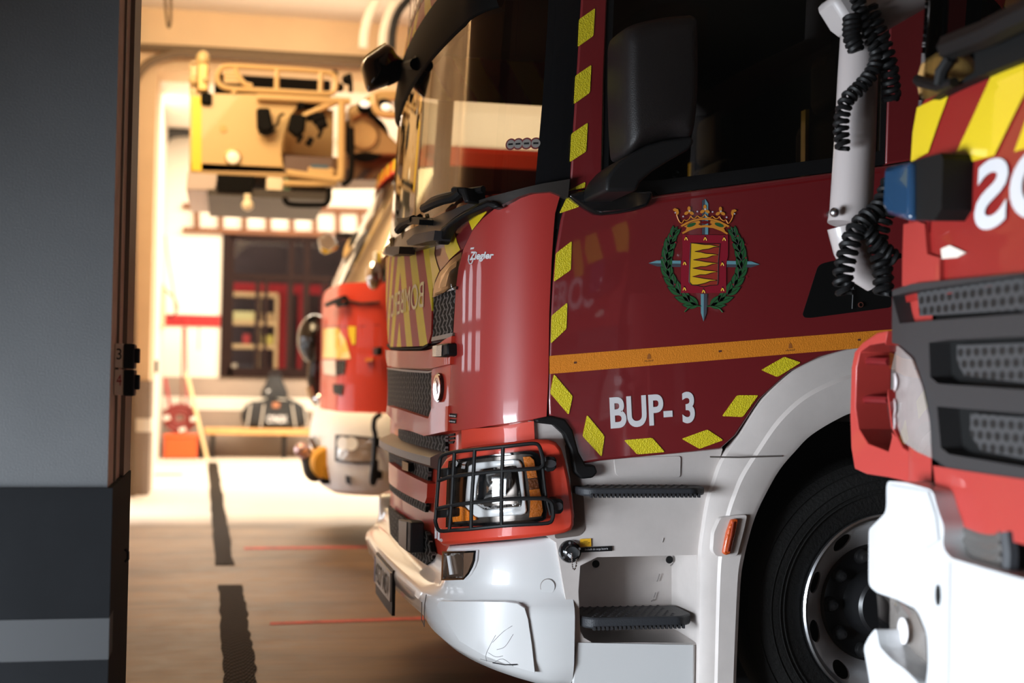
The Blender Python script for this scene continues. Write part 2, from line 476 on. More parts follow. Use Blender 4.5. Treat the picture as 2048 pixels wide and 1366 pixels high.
# ------------------------------------------------------------------ the setting
def concrete():
    m = bpy.data.materials.new('worn concrete floor'); m.use_nodes = True
    N = m.node_tree.nodes; L = m.node_tree.links; b = N['Principled BSDF']
    g = N.new('ShaderNodeNewGeometry')
    def noise(sc, vec, det=8, rg=0.65):
        mp = N.new('ShaderNodeMapping'); mp.inputs['Scale'].default_value = sc
        L.new(vec, mp.inputs[0]); n = N.new('ShaderNodeTexNoise'); n.inputs['Scale'].default_value = 1.0
        n.inputs['Detail'].default_value = det; n.inputs['Roughness'].default_value = rg
        L.new(mp.outputs[0], n.inputs['Vector']); return n.outputs['Fac']
    a = noise((0.5, 2.2, 1), g.outputs['Position']); c = noise((6, 9, 1), g.outputs['Position']); d = noise((0.6, 0.45, 1), g.outputs['Position'], 3)
    r1 = N.new('ShaderNodeValToRGB'); e = r1.color_ramp.elements
    e[0].position = 0.32; e[0].color = (0.20, 0.135, 0.085, 1); e[1].position = 0.62; e[1].color = (0.48, 0.36, 0.24, 1)
    L.new(a, r1.inputs[0])
    mx = N.new('ShaderNodeMix'); mx.data_type = 'RGBA'; mx.blend_type = 'MULTIPLY'; mx.inputs[0].default_value = 0.75
    r2 = N.new('ShaderNodeValToRGB'); e = r2.color_ramp.elements
    e[0].position = 0.3; e[0].color = (0.55, 0.53, 0.52, 1); e[1].position = 0.6; e[1].color = (1, 1, 1, 1)
    L.new(c, r2.inputs[0]); L.new(r1.outputs[0], mx.inputs[6]); L.new(r2.outputs[0], mx.inputs[7])
    mx2 = N.new('ShaderNodeMix'); mx2.data_type = 'RGBA'; mx2.blend_type = 'MULTIPLY'; mx2.inputs[0].default_value = 0.6
    r3 = N.new('ShaderNodeValToRGB'); e = r3.color_ramp.elements
    e[0].position = 0.42; e[0].color = (0.45, 0.42, 0.42, 1); e[1].position = 0.55; e[1].color = (1, 1, 1, 1)
    L.new(d, r3.inputs[0]); L.new(mx.outputs[2], mx2.inputs[6]); L.new(r3.outputs[0], mx2.inputs[7])
    # far floor paler, near floor darker: light falloff put into the colour
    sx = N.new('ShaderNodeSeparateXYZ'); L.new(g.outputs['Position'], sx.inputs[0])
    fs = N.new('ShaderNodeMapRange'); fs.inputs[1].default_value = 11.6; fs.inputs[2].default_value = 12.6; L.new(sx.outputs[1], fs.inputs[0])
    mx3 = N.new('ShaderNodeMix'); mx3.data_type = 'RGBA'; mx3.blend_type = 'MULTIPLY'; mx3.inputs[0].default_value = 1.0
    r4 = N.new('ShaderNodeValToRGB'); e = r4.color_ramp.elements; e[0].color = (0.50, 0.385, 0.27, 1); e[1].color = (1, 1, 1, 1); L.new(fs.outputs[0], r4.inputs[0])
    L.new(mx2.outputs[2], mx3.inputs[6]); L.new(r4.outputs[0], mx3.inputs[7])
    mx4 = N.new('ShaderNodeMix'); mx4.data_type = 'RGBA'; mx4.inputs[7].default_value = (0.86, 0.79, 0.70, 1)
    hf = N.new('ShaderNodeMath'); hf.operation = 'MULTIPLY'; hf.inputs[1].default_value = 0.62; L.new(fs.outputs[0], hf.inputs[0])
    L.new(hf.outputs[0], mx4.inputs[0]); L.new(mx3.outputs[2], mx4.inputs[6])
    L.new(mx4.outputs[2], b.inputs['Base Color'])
    rr = N.new('ShaderNodeMapRange'); rr.inputs[3].default_value = 0.35; rr.inputs[4].default_value = 0.7; L.new(c, rr.inputs[0]); L.new(rr.outputs[0], b.inputs['Roughness'])
    bp = N.new('ShaderNodeBump'); bp.inputs['Strength'].default_value = 0.12; bp.inputs['Distance'].default_value = 0.01; L.new(c, bp.inputs['Height']); L.new(bp.outputs[0], b.inputs['Normal'])
    return m
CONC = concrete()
WALLW = mat('white wall plaster', (0.78, 0.72, 0.63), 0.85, bump=0.1, bscale=40)
WALLG = mat('grey wainscot paint', (0.30, 0.235, 0.19), 0.7, vary=0.08, vscale=2)
PLASTER = mat('pillar plaster', (0.085, 0.087, 0.09), 0.9, bump=0.12, bscale=220, spec=0.1, vary=0.06, vscale=2.5)
PWAIN = mat('pillar dark grey paint', (0.0065, 0.007, 0.008), 0.85, spec=0.08, vary=0.15, vscale=4)
PSTRIPE = mat('pillar grey stripe', (0.02, 0.021, 0.023), 0.7)
PTAN = mat('portal beige plaster', (0.74, 0.55, 0.35), 0.85, vary=0.05, vscale=2)
PLASTER_LIT = mat('warm lit plaster side', (0.62, 0.42, 0.30), 0.9, bump=0.4, bscale=90, vary=0.2, vscale=9)  # side face warm and pale: orange light is put in the colour
WFRAME = mat('brown window frame paint', (0.016, 0.007, 0.006), 0.6, spec=0.1)
REDR = mat('red shelving', (0.40, 0.008, 0.012), 0.5)
def struct(name, mb, m, **k):
    o = mb.build(name, m, **k); o['kind'] = 'structure'; return o
BY = 22.0
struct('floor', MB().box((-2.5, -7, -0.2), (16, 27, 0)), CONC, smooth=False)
struct('ceiling', MB().box((-2.5, -7.2, 5.15), (16, 27, 5.35)), mat('ceiling paint', (0.88, 0.82, 0.75), 0.9), smooth=False)
# back wall with its window hole
P = Plane('Y', BY)
wx0, wz0 = P.hit(443, 750); wx1, wz1 = P.hit(735, 479)
w = patch('wall_back', P, [(-2.5, 0), (16, 0), (16, 5.15), (-2.5, 5.15)], WALLW, None, px=False, holes=[[(wx0, wz0), (wx1, wz0), (wx1, wz1), (wx0, wz1)]], thick=0.25); w['kind'] = 'structure'
struct('trim_1', MB().box((-0.95, BY-0.02, 0), (16, BY, 1.25)), WALLG, smooth=False)
struct('trim_2', MB().box((-0.95, BY-0.024, 0.735), (16, BY-0.004, 0.94)), WALLW, smooth=False)
struct('wall_left', MB().box((-1.2, 15.3, 0), (-0.95, BY, 5.15)), WALLW, smooth=False)
struct('wall_right', MB().box((15.5, -7, 0), (16, 27, 5.15)), WALLW, smooth=False)
struct('wall_rear', MB().box((-9, -7.2, 0), (16, -7, 5.15)), mat('dim rear wall', (0.07, 0.055, 0.05), 0.8), smooth=False)
# window_1: frame, glazing bars, panes
cw = cr(280, 380, 0.41)
wf = MB(); fy0, fy1 = BY-0.06, BY+0.12
wf.box((wx0-0.03, fy0, wz0-0.03), (wx0+0.16, fy1, wz1+0.03)); wf.box((wx1-0.12, fy0, wz0-0.03), (wx1+0.03, fy1, wz1+0.03))
wf.box((wx0+0.1, fy0, wz0-0.03), (wx1-0.1, fy1, wz0+0.12)); wf.box((wx0+0.1, fy0, wz1-0.08), (wx1-0.1, fy1, wz1+0.03))
zt = P.hit(500, 553)[1]
wf.box((wx0+0.1, fy0+0.01, zt-0.05), (wx1-0.1, fy1, zt+0.04))
for cx, hw, up in ((571, 0.035, 0), (612, 0.03, 0), (731, 0.045, 1), (808, 0.05, 1), (895, 0.035, 0), (968, 0.03, 0), (1045, 0.045, 1)):
    x = P.hit(280+cx*0.41, 650)[0]
    wf.box((x-hw, fy0+0.02, wz0+0.05), (x+hw, fy1, (wz1 if up else zt)-0.02))
win = struct('window_1', wf, WFRAME, smooth=False)
MB().box((wx0+0.1, BY+0.04, wz0+0.1), (wx1-0.1, BY+0.05, wz1-0.05)).build('window_pane', PANE, win, smooth=False)
# the room seen through the window
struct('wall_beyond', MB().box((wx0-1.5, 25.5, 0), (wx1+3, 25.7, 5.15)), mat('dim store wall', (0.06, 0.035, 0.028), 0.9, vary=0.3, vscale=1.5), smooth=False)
# portal across the hall
px_r = onY(300, 700, 14.7).x
lz = onY(450, 146, 14.7).z
struct('pillar_middle', MB().box((-2.6, 14.7, 0), (px_r, 15.3, 5.15)), PTAN, smooth=False)
pm = MB().box((-2.6, 14.675, 0), (px_r+0.02, 15.3, 1.2)); struct('trim_3', pm, WALLG, smooth=False)
struct('trim_4', MB().box((-2.6, 14.668, 0.66), (px_r+0.026, 15.1, 0.80)), WALLW, smooth=False)
struct('beam_portal', MB().box((px_r, 14.7, lz), (15.5, 15.3, 5.15)), PTAN, smooth=False)
jx = onY(320, 500, 16.0).x
WJ = mat('white jamb paint', (0.9, 0.84, 0.74), 0.7)
struct('jamb_left', MB().box((-0.95, 15.3, 0), (jx, 16.0, 4.72)), WJ, smooth=False)
struct('trim_5', MB().box((jx, 15.3, lz+0.0), (15.5, 16.0, lz+0.12)), WJ, smooth=False)
# near pillar on the left
def pillar():
    fx = onY(222, 683, 3.6).x; by = 4.27
    o = struct('pillar_near', MB().box((-2.2, 3.6, 0), (fx, by, 5.15)), [PLASTER, PLASTER_LIT], smooth=False)
    for p in o.data.polygons:
        if p.normal.x > 0.5: p.material_index = 1
    e = struct('trim_6', MB().box((fx-0.002, 3.78, 0.95), (fx+0.006, 3.80, 5.15)).box((fx-0.002, 4.0, 0.95), (fx+0.012, 4.27, 5.15)), mat('dark steel channel', (0.20, 0.14, 0.10), 0.6), smooth=False)
    z1 = onY(150, 976, 3.59).z
    struct('trim_7', MB().box((-2.21, 3.585, 0), (fx+0.014, by+0.01, z1)), PWAIN, smooth=False)
    za, zb = onY(150, 1321, 3.58).z, onY(150, 1238, 3.58).z
    struct('trim_8', MB().box((-2.212, 3.582, za), (fx+0.0145, 3.7, zb)), PSTRIPE, smooth=False)
    return fx, by
PFX, PBY = pillar()
# bay doors along the front of the hall, with small arched lights
LW = -1.35
def door_wall():
    P = Plane('X', LW); holes = []
    for y in (4.75, 5.3, 5.85, 7.6, 8.15, 8.7, 9.25, 11.0, 11.55, 12.1, 12.65):
        for z0, z1 in ((1.29, 1.48), (1.54, 1.83)):
            h = [(y-0.15, z0), (y+0.15, z0)]
            h += [(y+0.15*math.cos(a), z1-0.08+0.08*math.sin(a)) for a in [PI*k/8 for k in range(9)]] if z1 > 1.7 else [(y+0.15, z1), (y-0.15, z1)]
            holes.append(h)
    V, Fc = triang([(4.27, 0), (9.7, 0), (9.7, 1.2), (13.6, 1.2), (13.6, 0), (14.7, 0), (14.7, 5.15), (4.27, 5.15)], holes)  # low gap added to let daylight onto the second engine
    m = MB()
    vs = [Vector((LW, y, z)) for y, z in V]; k = len(vs)
    m.add(vs + [Vector((LW-0.06, y, z)) for y, z in V], [t for t in Fc]+[tuple(i+k for i in t[::-1]) for t in Fc])
    o = m.build('wall_front', mat('bay door paint', (0.66, 0.50, 0.34), 0.6, vary=0.1, vscale=1.2), smooth=False); o['kind'] = 'structure'
door_wall()
# nearer bay: unseen half-raised door, lowered to keep the daylight low
DOORP = MATS['bay door paint']
struct('door_1', MB().box((-2.3, 0.0, 1.12), (-2.2, 3.7, 5.15)), DOORP, smooth=False)
struct('wall_front_near', MB().box((-2.35, -7, 0), (-2.2, 0.0, 5.15)), DOORP, smooth=False)
struct('wall_front_return', MB().box((-2.3, 4.2, 0), (-1.35, 4.35, 5.15)), DOORP, smooth=False)
struct('ground_outside', MB().box((-14, -10, -0.25), (-2.2, 20, -0.02)), mat('outside paving', (0.35, 0.34, 0.33), 0.9), smooth=False)
# floor strips and painted lines
def strip(px4, label):
    q = [onZ(x, y, 0.0) for x, y in px4]; n = 26
    L_, R_ = [], []
    for i in range(n+1):
        t = i/n; a = q[0].lerp(q[3], t); b = q[1].lerp(q[2], t); j = (random.random()-0.5)*0.012
        k = (random.random()-0.5)*0.02
        L_.append(a+Vector((j, 0, 0))); R_.append(b+Vector((k, 0, 0)))
    vs = []; uv = []
    for a, b in zip(L_, R_):
        for t in (0, 0.25, 0.5, 0.75, 1):
            p = a.lerp(b, t); vs.append((p.x, p.y, 0.008)); uv.append((p.x, p.y))
    k = len(vs); vs += [(x, y, 0.0005) for x, y, z in vs]; uv += uv
    f = [(i*5+j, i*5+j+1, (i+1)*5+j+1, (i+1)*5+j) for i in range(n) for j in range(4)]
    f += [tuple(x+k for x in t[::-1]) for t in f]
    o = mk('floor_strip', vs, f, DRAIN, None, uv=uv, smooth=False)
    tag(o, label, 'floor strip', 'ribbed strips on the floor')
strip([(415, 925), (436, 925), (468, 1131), (430, 1131)], 'dark ribbed strip on the floor, farther one ending near the bench')
strip([(437, 1172), (484, 1172), (520, 1400), (450, 1400)], 'dark ribbed strip on the floor, nearer one in front of the engine')
LINE = mat('worn red line paint', (0.42, 0.06, 0.04), 0.7, vary=0.4, vscale=12)
for nm, q in (('trim_9', [(540, 1244), (900, 1231), (900, 1237), (540, 1250)]), ('trim_10', [(488, 1094), (760, 1091), (760, 1096), (488, 1099)])):
    v = [onZ(x, y, 0.002) for x, y in q]
    struct(nm, MB().add(v, [(0, 1, 2, 3)]), LINE, smooth=False)
v = [onZ(x, y, 0.002) for x, y in [(305, 947), (366, 947), (366, 951), (305, 951)]]
struct('trim_11', MB().add(v, [(0, 1, 2, 3)]), mat('dark floor joint', (0.2, 0.13, 0.07), 0.8), smooth=False)

# ---- switch boxes on the near pillar
def switch(y0, y1, digit, dm, label):
    fx = PFX; Y0 = 3.72
    lx0 = fx+0.0; a = onY(247, (y0+y1)/2, Y0).x; b = onY(269, (y0+y1)/2, Y0).x; c = onY(278, (y0+y1)/2, Y0).x
    zt, zb = onY(240, y0, Y0).z, onY(240, y1, Y0).z; zm = (zt+zb)/2
    t = thing('switch_box', (fx, Y0, zb), label, 'switch', 'numbered switches on the near pillar')
    MB().box((lx0+0.001, Y0, zb+0.002), (a, Y0+0.075, zt)).build('back_plate', mat('aged plate', (0.85, 0.70, 0.58), 0.6), t, bevel=0.002)
    MB().box((a, Y0-0.004, zb), (b, Y0+0.08, zt)).build('housing', BLACK, t, bevel=0.004)
    MB().box((b, Y0+0.015, zm-0.018), (c, Y0+0.055, zm+0.022)).build('button', BLACK, t, bevel=0.003)
    S = Plane('Y', Y0)
    lettering('number', digit, S, [(233, y0+10), (243, y0+10), (243, y0+32), (233, y0+32)], dm, t, off=0.001, bold=0.0)
switch(687, 737, '3', BLACK, 'black switch box marked 3 on the pillar, upper one')
switch(739, 792, '4', mat('red pen', (0.45, 0.03, 0.03), 0.6), 'black switch box marked 4 on the pillar, lower one')
tag(MB().tube([onY(250, 1098, 3.9), onY(256, 1104, 3.9), onY(256, 1118, 3.9), onY(250, 1124, 3.9)], 0.004).build('hook', BLACK), 'small black hook low on the side of the near pillar', 'hook')

# ---- pipes and cables
PIPE = mat('galvanised conduit', (0.13, 0.085, 0.045), 0.45, metal=0.2)
def pipe(name, pts, Y, r, label, cat, m=PIPE, sm=5, group=None):
    o = MB().tube(smooth_path([onY(x, y, Y) for x, y in pts], sm), r, 10).build(name, m); tag(o, label, cat, group)
pipe('conduit_pipe', [(255, 93), (420, 101), (620, 113), (900, 128)], 14.6, 0.042, 'straight conduit along the top of the beige portal beam', 'pipe')
pipe('conduit_pipe', [(262, 1000), (266, 400), (268, 190), (276, 150), (300, 124), (335, 111), (380, 107), (560, 118), (900, 138)], 14.5, 0.045, 'conduit bent in a quarter circle under the straight one', 'pipe')
pipe('hanging_cable', [(330, -40), (331, 10), (334, 42), (337, 55), (341, 45), (342, 10), (341, -40)], 12.0, 0.012, 'thin cable loop hanging from the ceiling near the portal', 'cable')
pipe('ceiling_cable', [(900, -120), (832, -20), (798, 22), (786, 60), (783, 105), (783, 130)], 13.5, 0.04, 'black cable curving down from the ceiling beside the windscreen', 'cable', BLACK)
pipe('ceiling_conduit', [(780, -80), (755, -5), (738, 30), (729, 65), (727, 95)], 13.8, 0.05, 'left of two pale conduits curving down from the ceiling', 'pipe', WALLW)
pipe('ceiling_conduit', [(820, -80), (795, -5), (778, 30), (768, 65), (766, 98)], 13.8, 0.05, 'right of two pale conduits curving down from the ceiling', 'pipe', WALLW)
tag(MB().box(onY(266, 74, 14.6)-Vector((0.03, 0.05, 0)), onY(277, 36, 14.6)+Vector((0.0, 0.09, 0))).build('junction_box', BLACK, bevel=0.008), 'small black box high on the portal beside the conduit', 'box')
pipe('wall_pipe', [(322, 300), (335, 275), (352, 267), (400, 266)], 21.8, 0.06, 'grey pipe curving off the back wall beside the ladder cage', 'pipe', DGREY)
pipe('wall_pipe', [(318, 262), (400, 264)], 21.7, 0.05, 'straight grey pipe on the back wall above the curved one', 'pipe', DGREY)

# ---- ladder on the back wall
def ladder():
    Y = BY-0.10
    t = thing('wooden_ladder', (onY(365, 460, Y).x, Y, onY(365, 462, Y).z), 'long wooden ladder hung sideways on the back wall above the window', 'ladder')
    for a, b in (((365, 411), (740, 421)), ((365, 459), (740, 471))):
        p, q = onY(*a, Y), onY(*b, Y); d = Vector((0, 0, 0.042))
        MB().prism([p-d, q-d, q+d, p+d], (0, 0.05, 0)).build('rail', LWOOD, t, bevel=0.006)
    for x in (393, 441, 488, 536, 583, 629, 675, 720):
        k = (x-365)/375
        MB().tube([onY(x, 411+10*k, Y)+Vector((0, 0.02, 0)), onY(x+1, 459+12*k, Y)+Vector((0, 0.02, 0))], 0.042, 8).build('rung', LWOOD, t)
    for x in (430, 650):
        p = onY(x, 436, Y)
        MB().box((p.x-0.01, Y+0.02, p.z-0.2), (p.x+0.01, BY, p.z-0.17)).build('bracket', BRUSH, t)
ladder()
# ---- coat rail
def rail():
    Y = BY-0.03; a = onY(330, 651, Y); b = onY(441, 631, Y)
    t = thing('coat_rail', (a.x, Y, a.z), 'red board with hooks on the back wall left of the window', 'coat rail')
    MB().box((a.x, Y, a.z), (b.x, BY, b.z)).build('board', REDR, t, bevel=0.005)
    for x in (345, 358, 368, 386, 400, 414, 428):
        p = onY(x, 641, Y); MB().tube([p, p+Vector((0, -0.05, -0.01)), p+Vector((0, -0.07, 0.03))], 0.01, 6).build('hook', BLACK, t)
rail()
# ---- wall box, switch, hung tools
def wall_box():
    x0 = -0.95; Y = 20.6; p0, p1 = onY(306, 655, Y), onY(330, 568, Y)
    t = thing('electrical_box', (p0.x, Y, p0.z), 'beige electrical box with cables on the side wall by the coat rail', 'electrical box')
    MB().box((x0+0.002, Y, p0.z), (p1.x, Y+0.4, p1.z)).build('case', mat('beige case', (0.55, 0.40, 0.25), 0.5), t, bevel=0.01)
    MB().tube(smooth_path([onY(329, 580, Y), onY(345, 592, Y), onY(354, 612, Y), onY(350, 628, Y), onY(334, 634, Y)], 5), 0.014, 6).build('cable', BLACK, t)
    MB().tube(smooth_path([onY(330, 470, Y), onY(336, 520, Y), onY(345, 570, Y), onY(352, 630, Y)], 4), 0.012, 6).build('cable', CREAMD, t)
wall_box()
p0, p1 = onY(303, 745, 15.29), onY(312, 720, 15.29)
tag(MB().box((jx-0.02, 15.5, p0.z), (jx+0.03, 15.62, p1.z)).build('light_switch', BLACK, bevel=0.008), 'small black switch on the white jamb', 'switch')
def tool(name, a, b, r, m, label, cat, head=None, Y=21.7):
    t = thing(name, onY(*b, Y), label, cat)
    MB().tube([onY(*a, Y), onY(*b, Y)], r, 8).build('handle', m, t)
    if head: head(t, onY(*b, Y))
BROOMR = mat('red handle', (0.45, 0.04, 0.05), 0.5); BROOMB = mat('brown handle', (0.25, 0.10, 0.06), 0.6)
tool('broom', (330, 755), (350, 868), 0.022, BROOMR, 'red handled broom leaning left of the orange box', 'broom', lambda t, p: MB().box((p.x-0.16, p.y-0.04, 0), (p.x+0.12, p.y+0.04, p.z)).build('bristles', FABRIC, t, bevel=0.01))
tool('shovel', (366, 655), (362, 868), 0.018, BROOMB, 'brown handled tool hung from the red coat rail', 'tool')
tool('rake', (371, 655), (376, 860), 0.018, BROOMR, 'dark red handled tool hung right of the brown one', 'tool')
tool('wooden_pole', (373, 745), (415, 921), 0.028, mat('pale wood', (0.75, 0.58, 0.32), 0.6), 'long pale pole leaning on the wall beside the bench', 'pole', Y=21.2)
tool('key_hook', (398, 655), (397, 700), 0.008, BLACK, 'thin wire hook hanging from the right end of the red rail', 'hook')
# ---- orange box, hose reel
def orange_box():
    Y = 21.0; a, b = onZ(327, 918, 0), onZ(394, 918, 0); Y = a.y; p = onY(394, 869, Y)
    t = thing('orange_box', (a.x, Y, 0), 'orange plastic box on the floor against the back wall', 'box')
    MB().box((a.x, Y, 0), (b.x, Y+0.45, p.z-0.05)).build('body', mat('orange plastic', (0.72, 0.09, 0.012), 0.5), t, bevel=0.03, seg=3)
    MB().box((a.x-0.01, Y-0.01, p.z-0.06), (b.x+0.01, Y+0.46, p.z)).build('lid', mat('orange plastic lid', (0.72, 0.10, 0.015), 0.5), t, bevel=0.015)
    z = p.z+0.012; c = onY(360, 855, Y+0.2)
    t2 = thing('hose_reel', (c.x, Y+0.2, z), 'dark red hose rolled up on the orange box', 'hose')
    m = MB()
    for k in range(5):
        r = 0.20-k*0.03
        m.tube([Vector((c.x+r*math.cos(q)*1.15, Y+0.14+0.02*(k % 2), z+0.232+r*math.sin(q))) for q in [2*PI*i/28 for i in range(28)]], 0.028, 8, closed=True)
    m.build('hose', mat('dark red hose', (0.22, 0.03, 0.025), 0.6), t2)
    for x, zz in ((334, 836), (388, 838), (365, 860)):
        q = onY(x, zz, Y+0.1); MB().lathe([(-0.06, 0.03), (-0.05, 0.05), (0.05, 0.05), (0.06, 0.03)], q, (1, 0, 0.3), 12, True).build('coupling', CHROME, t2)
    q = onY(402, 880, Y+0.3)
    tag(MB().box((b.x+0.02, Y+0.1, 0), (b.x+0.085, Y+0.36, 0.40)).build('dark_box', BLACKM, bevel=0.02), 'dark box standing right of the orange box', 'box')
orange_box()
# ---- bench with bags
def bench():
    Y = 21.38
    za, zb = onY(520, 870, Y).z, onY(520, 857, Y).z
    x0, x1 = onY(408, 862, Y).x, onY(720, 862, Y).x
    t = thing('bench', ((x0+x1)/2, Y, 0), 'long wooden bench on black legs against the back wall', 'bench')
    MB().box((x0, Y-0.02, za), (x1, Y+0.40, zb)).build('seat', WOOD, t, bevel=0.01)
    for px in (569, 425, 705):
        x = onY(px, 890, Y).x
        MB().box((x-0.03, Y+0.02, 0), (x+0.03, Y+0.36, za)).box((x-0.03, Y+0.02, za-0.06), (x+0.03, Y+0.36, za)).build('leg', BLACK, t, bevel=0.006)
    # duffel
    bx0, bx1 = onY(478, 855, Y).x, onY(622, 855, Y).x; h = onY(550, 797, Y).z-zb
    d = thing('duffel_bag', ((bx0+bx1)/2, Y+0.18, zb), 'large black duffel bag with white piping on the bench', 'bag')
    cx = (bx0+bx1)/2; L = (bx1-bx0)/2; n = 20; vs = []; fs = []; k = 24
    for i in range(n+1):
        s = -1+2*i/n; e = (1-abs(s)**6)**0.5 if abs(s) < 1 else 0.02
        sag = 0.06*abs(s)
        for j in range(k):
            a = 2*PI*j/k; c_, s_ = math.cos(a), math.sin(a)
            ry = 0.17*math.copysign(abs(c_)**0.6, c_)*max(e, 0.15); rz = (h/2-sag*0.5)*(1+math.copysign(abs(s_)**0.6, s_)*max(e, 0.2))
            vs.append((cx+s*L*(1-0.12*(rz/h)), Y+0.18+ry, zb+max(0, rz)*(1+0.03*math.sin(s*9+a*2))))
    for i in range(n):
        for j in range(k): fs.append((i*k+j, i*k+(j+1) % k, (i+1)*k+(j+1) % k, (i+1)*k+j))
    fs += [tuple(range(k-1, -1, -1)), tuple(n*k+j for j in range(k))]
    mk('body', vs, fs, FABRIC, d)
    PIPING = mat('pale piping', (0.55, 0.5, 0.45), 0.6)
    for px in (497, 524, 588, 612):
        MB().tube([onY(px+(-3 if px < 550 else 3), 854, Y-0.01), onY(px, 835, Y-0.012), onY(px+(4 if px < 550 else -4), 808, Y+0.02)], 0.012, 6).build('piping', PIPING, d)
    MB().tube(smooth_path([onY(524, 808, Y), onY(535, 798, Y-0.03), onY(560, 795, Y-0.04), onY(580, 799, Y-0.03), onY(589, 808, Y)], 4), 0.014, 6).build('handle', FABRIC, d)
    S = Plane('Y', Y-0.004)
    patch('patch', S, [(545, 805), (559, 805), (559, 815), (545, 815)], mat('brown patch', (0.4, 0.16, 0.08), 0.7), d, thick=0.01)
    lettering('print', 'CYNOX', S, [(534, 831), (574, 831), (574, 846), (534, 846)], LETTER, d, off=0.006, bold=0.03)
    # backpack
    p0, p1 = onY(522, 800, Y), onY(578, 752, Y); cx = (p0.x+p1.x)/2; zz = zb+h+0.004; hh = p1.z-zz
    b = thing('backpack', (cx, Y+0.18, zz), 'small black backpack lying on top of the duffel bag', 'bag')
    m = MB(); k = 22; vs = []; fs = []; n = 12
    for i in range(n+1):
        s = i/n; wd = (p1.x-p0.x)/2*(1-0.55*s**2.2)*(0.94+0.06*math.sin(s*7)); dp = 0.15*(1-0.6*s**2)
        if i == n: wd *= 0.5; dp *= 0.5
        for j in range(k):
            a = 2*PI*j/k; vs.append((cx+wd*math.copysign(abs(math.cos(a))**0.7, math.cos(a)), Y+0.18+dp*math.copysign(abs(math.sin(a))**0.7, math.sin(a)), zz+hh*s))
    for i in range(n):
        for j in range(k): fs.append((i*k+j, i*k+(j+1) % k, (i+1)*k+(j+1) % k, (i+1)*k+j))
    fs += [tuple(range(k-1, -1, -1)), tuple(n*k+j for j in range(k))]
    mk('body', vs, fs, FABRIC, b)
    MB().tube(smooth_path([Vector((cx-0.08, Y+0.15, zz+hh-0.02)), Vector((cx-0.06, Y+0.15, zz+hh+0.05)), Vector((cx+0.06, Y+0.15, zz+hh+0.05)), Vector((cx+0.08, Y+0.15, zz+hh-0.02))], 4), 0.014, 6).build('handle', FABRIC, b)
    patch('badge', Plane('Y', Y+0.045), [(534, 780), (544, 780), (544, 788), (534, 788)], LETTER, b, thick=0.01)
bench()
# ---- store shelf seen through the window
def store():
    Y = 24.6
    x0, x1 = onY(450, 600, Y).x, onY(556, 600, Y).x; zt = onY(500, 590, Y).z; zb = 0.0
    t = thing('store_shelf', (x0, Y, 0), 'pale wooden shelf unit in the room behind the window', 'shelf')
    PW = mat('pale shelf wood', (0.8, 0.5, 0.22), 0.5)
    for px in (452, 515, 552):
        x = onY(px, 700, Y).x; MB().box((x-0.03, Y, 0), (x+0.03, Y+0.4, zt)).build('upright', PW, t)
    zs = [onY(500, y, Y).z for y in (744, 692, 645, 588)]
    for z in zs: MB().box((x0, Y-0.01, z-0.045), (x1, Y+0.4, z+0.03)).build('shelf_board', PW, t)
    items = [((456, 508), 3, 20, (0.85, 0.72, 0.3), 'yellow carton on the third shelf of the store'), ((485, 500), 2, 22, (0.5, 0.05, 0.04), 'red box on the second shelf of the store'), ((456, 475), 1, 14, (0.75, 0.6, 0.4), 'small cream carton low in the store shelf'), ((480, 512), 1, 11, (0.06, 0.05, 0.05), 'dark crate low in the store shelf'), ((524, 546), 3, 18, (0.7, 0.45, 0.2), 'tan carton at the end of the third store shelf'), ((524, 546), 2, 20, (0.75, 0.6, 0.12), 'yellow box at the end of the second store shelf')]
    for (a, b), s, hp, c, lab in items:
        z = zs[{1: 0, 2: 1, 3: 2}[s]]+0.03; p, q = onY(a, 700, Y).x, onY(b, 700, Y).x
        o = MB().box((p, Y+0.05, z), (q, Y+0.35, z+hp/120.0)).build('carton', mat('carton', c, 0.7), bevel=0.01); tag(o, lab, 'box', 'boxes on the store shelf')
    r = thing('red_rack', (onY(560, 700, 24.9).x, 24.9, 0), 'tall red rack behind the window to the right of the shelf', 'rack')
    m = [(556, 580), (595, 612), (640, 655)]
    for a, b in m:
        if (a, b) == (595, 612) or True:
            MB().box((onY(a, 700, 24.9).x, 24.9, 0), (onY(a+(22 if a < 590 else 14), 700, 24.9).x, 25.1, onY(500, 575, 24.9).z)).build('post', REDR, r)
    MB().box((onY(452, 700, 24.9).x, 24.88, onY(500, 585, 24.9).z), (onY(720, 700, 24.9).x, 25.12, onY(500, 566, 24.9).z)).build('top_board', REDR, r)
store()
# ------------------------------------------------------------------ the main fire engine
SY = 4.14; YC = 5.39
def lean_cab(z): return 0.05*max(0.0, z-1.75)
near = []
for k in range(0, 16):
    v = 0.9*k/15; near.append((0.70+0.045*(v/0.9)**2, YC-v))
for k in range(1, 15):
    a = PI/2*k/14; v = 0.9+0.35*math.sin(a); near.append((0.745+0.27*(1-math.cos(a)), YC-v))
near += [(1.3, SY), (2.0, SY), (3.2, SY), (4.2, SY)]
F = Surf(near, YC, lean_cab)
D = Plane('Y', SY)
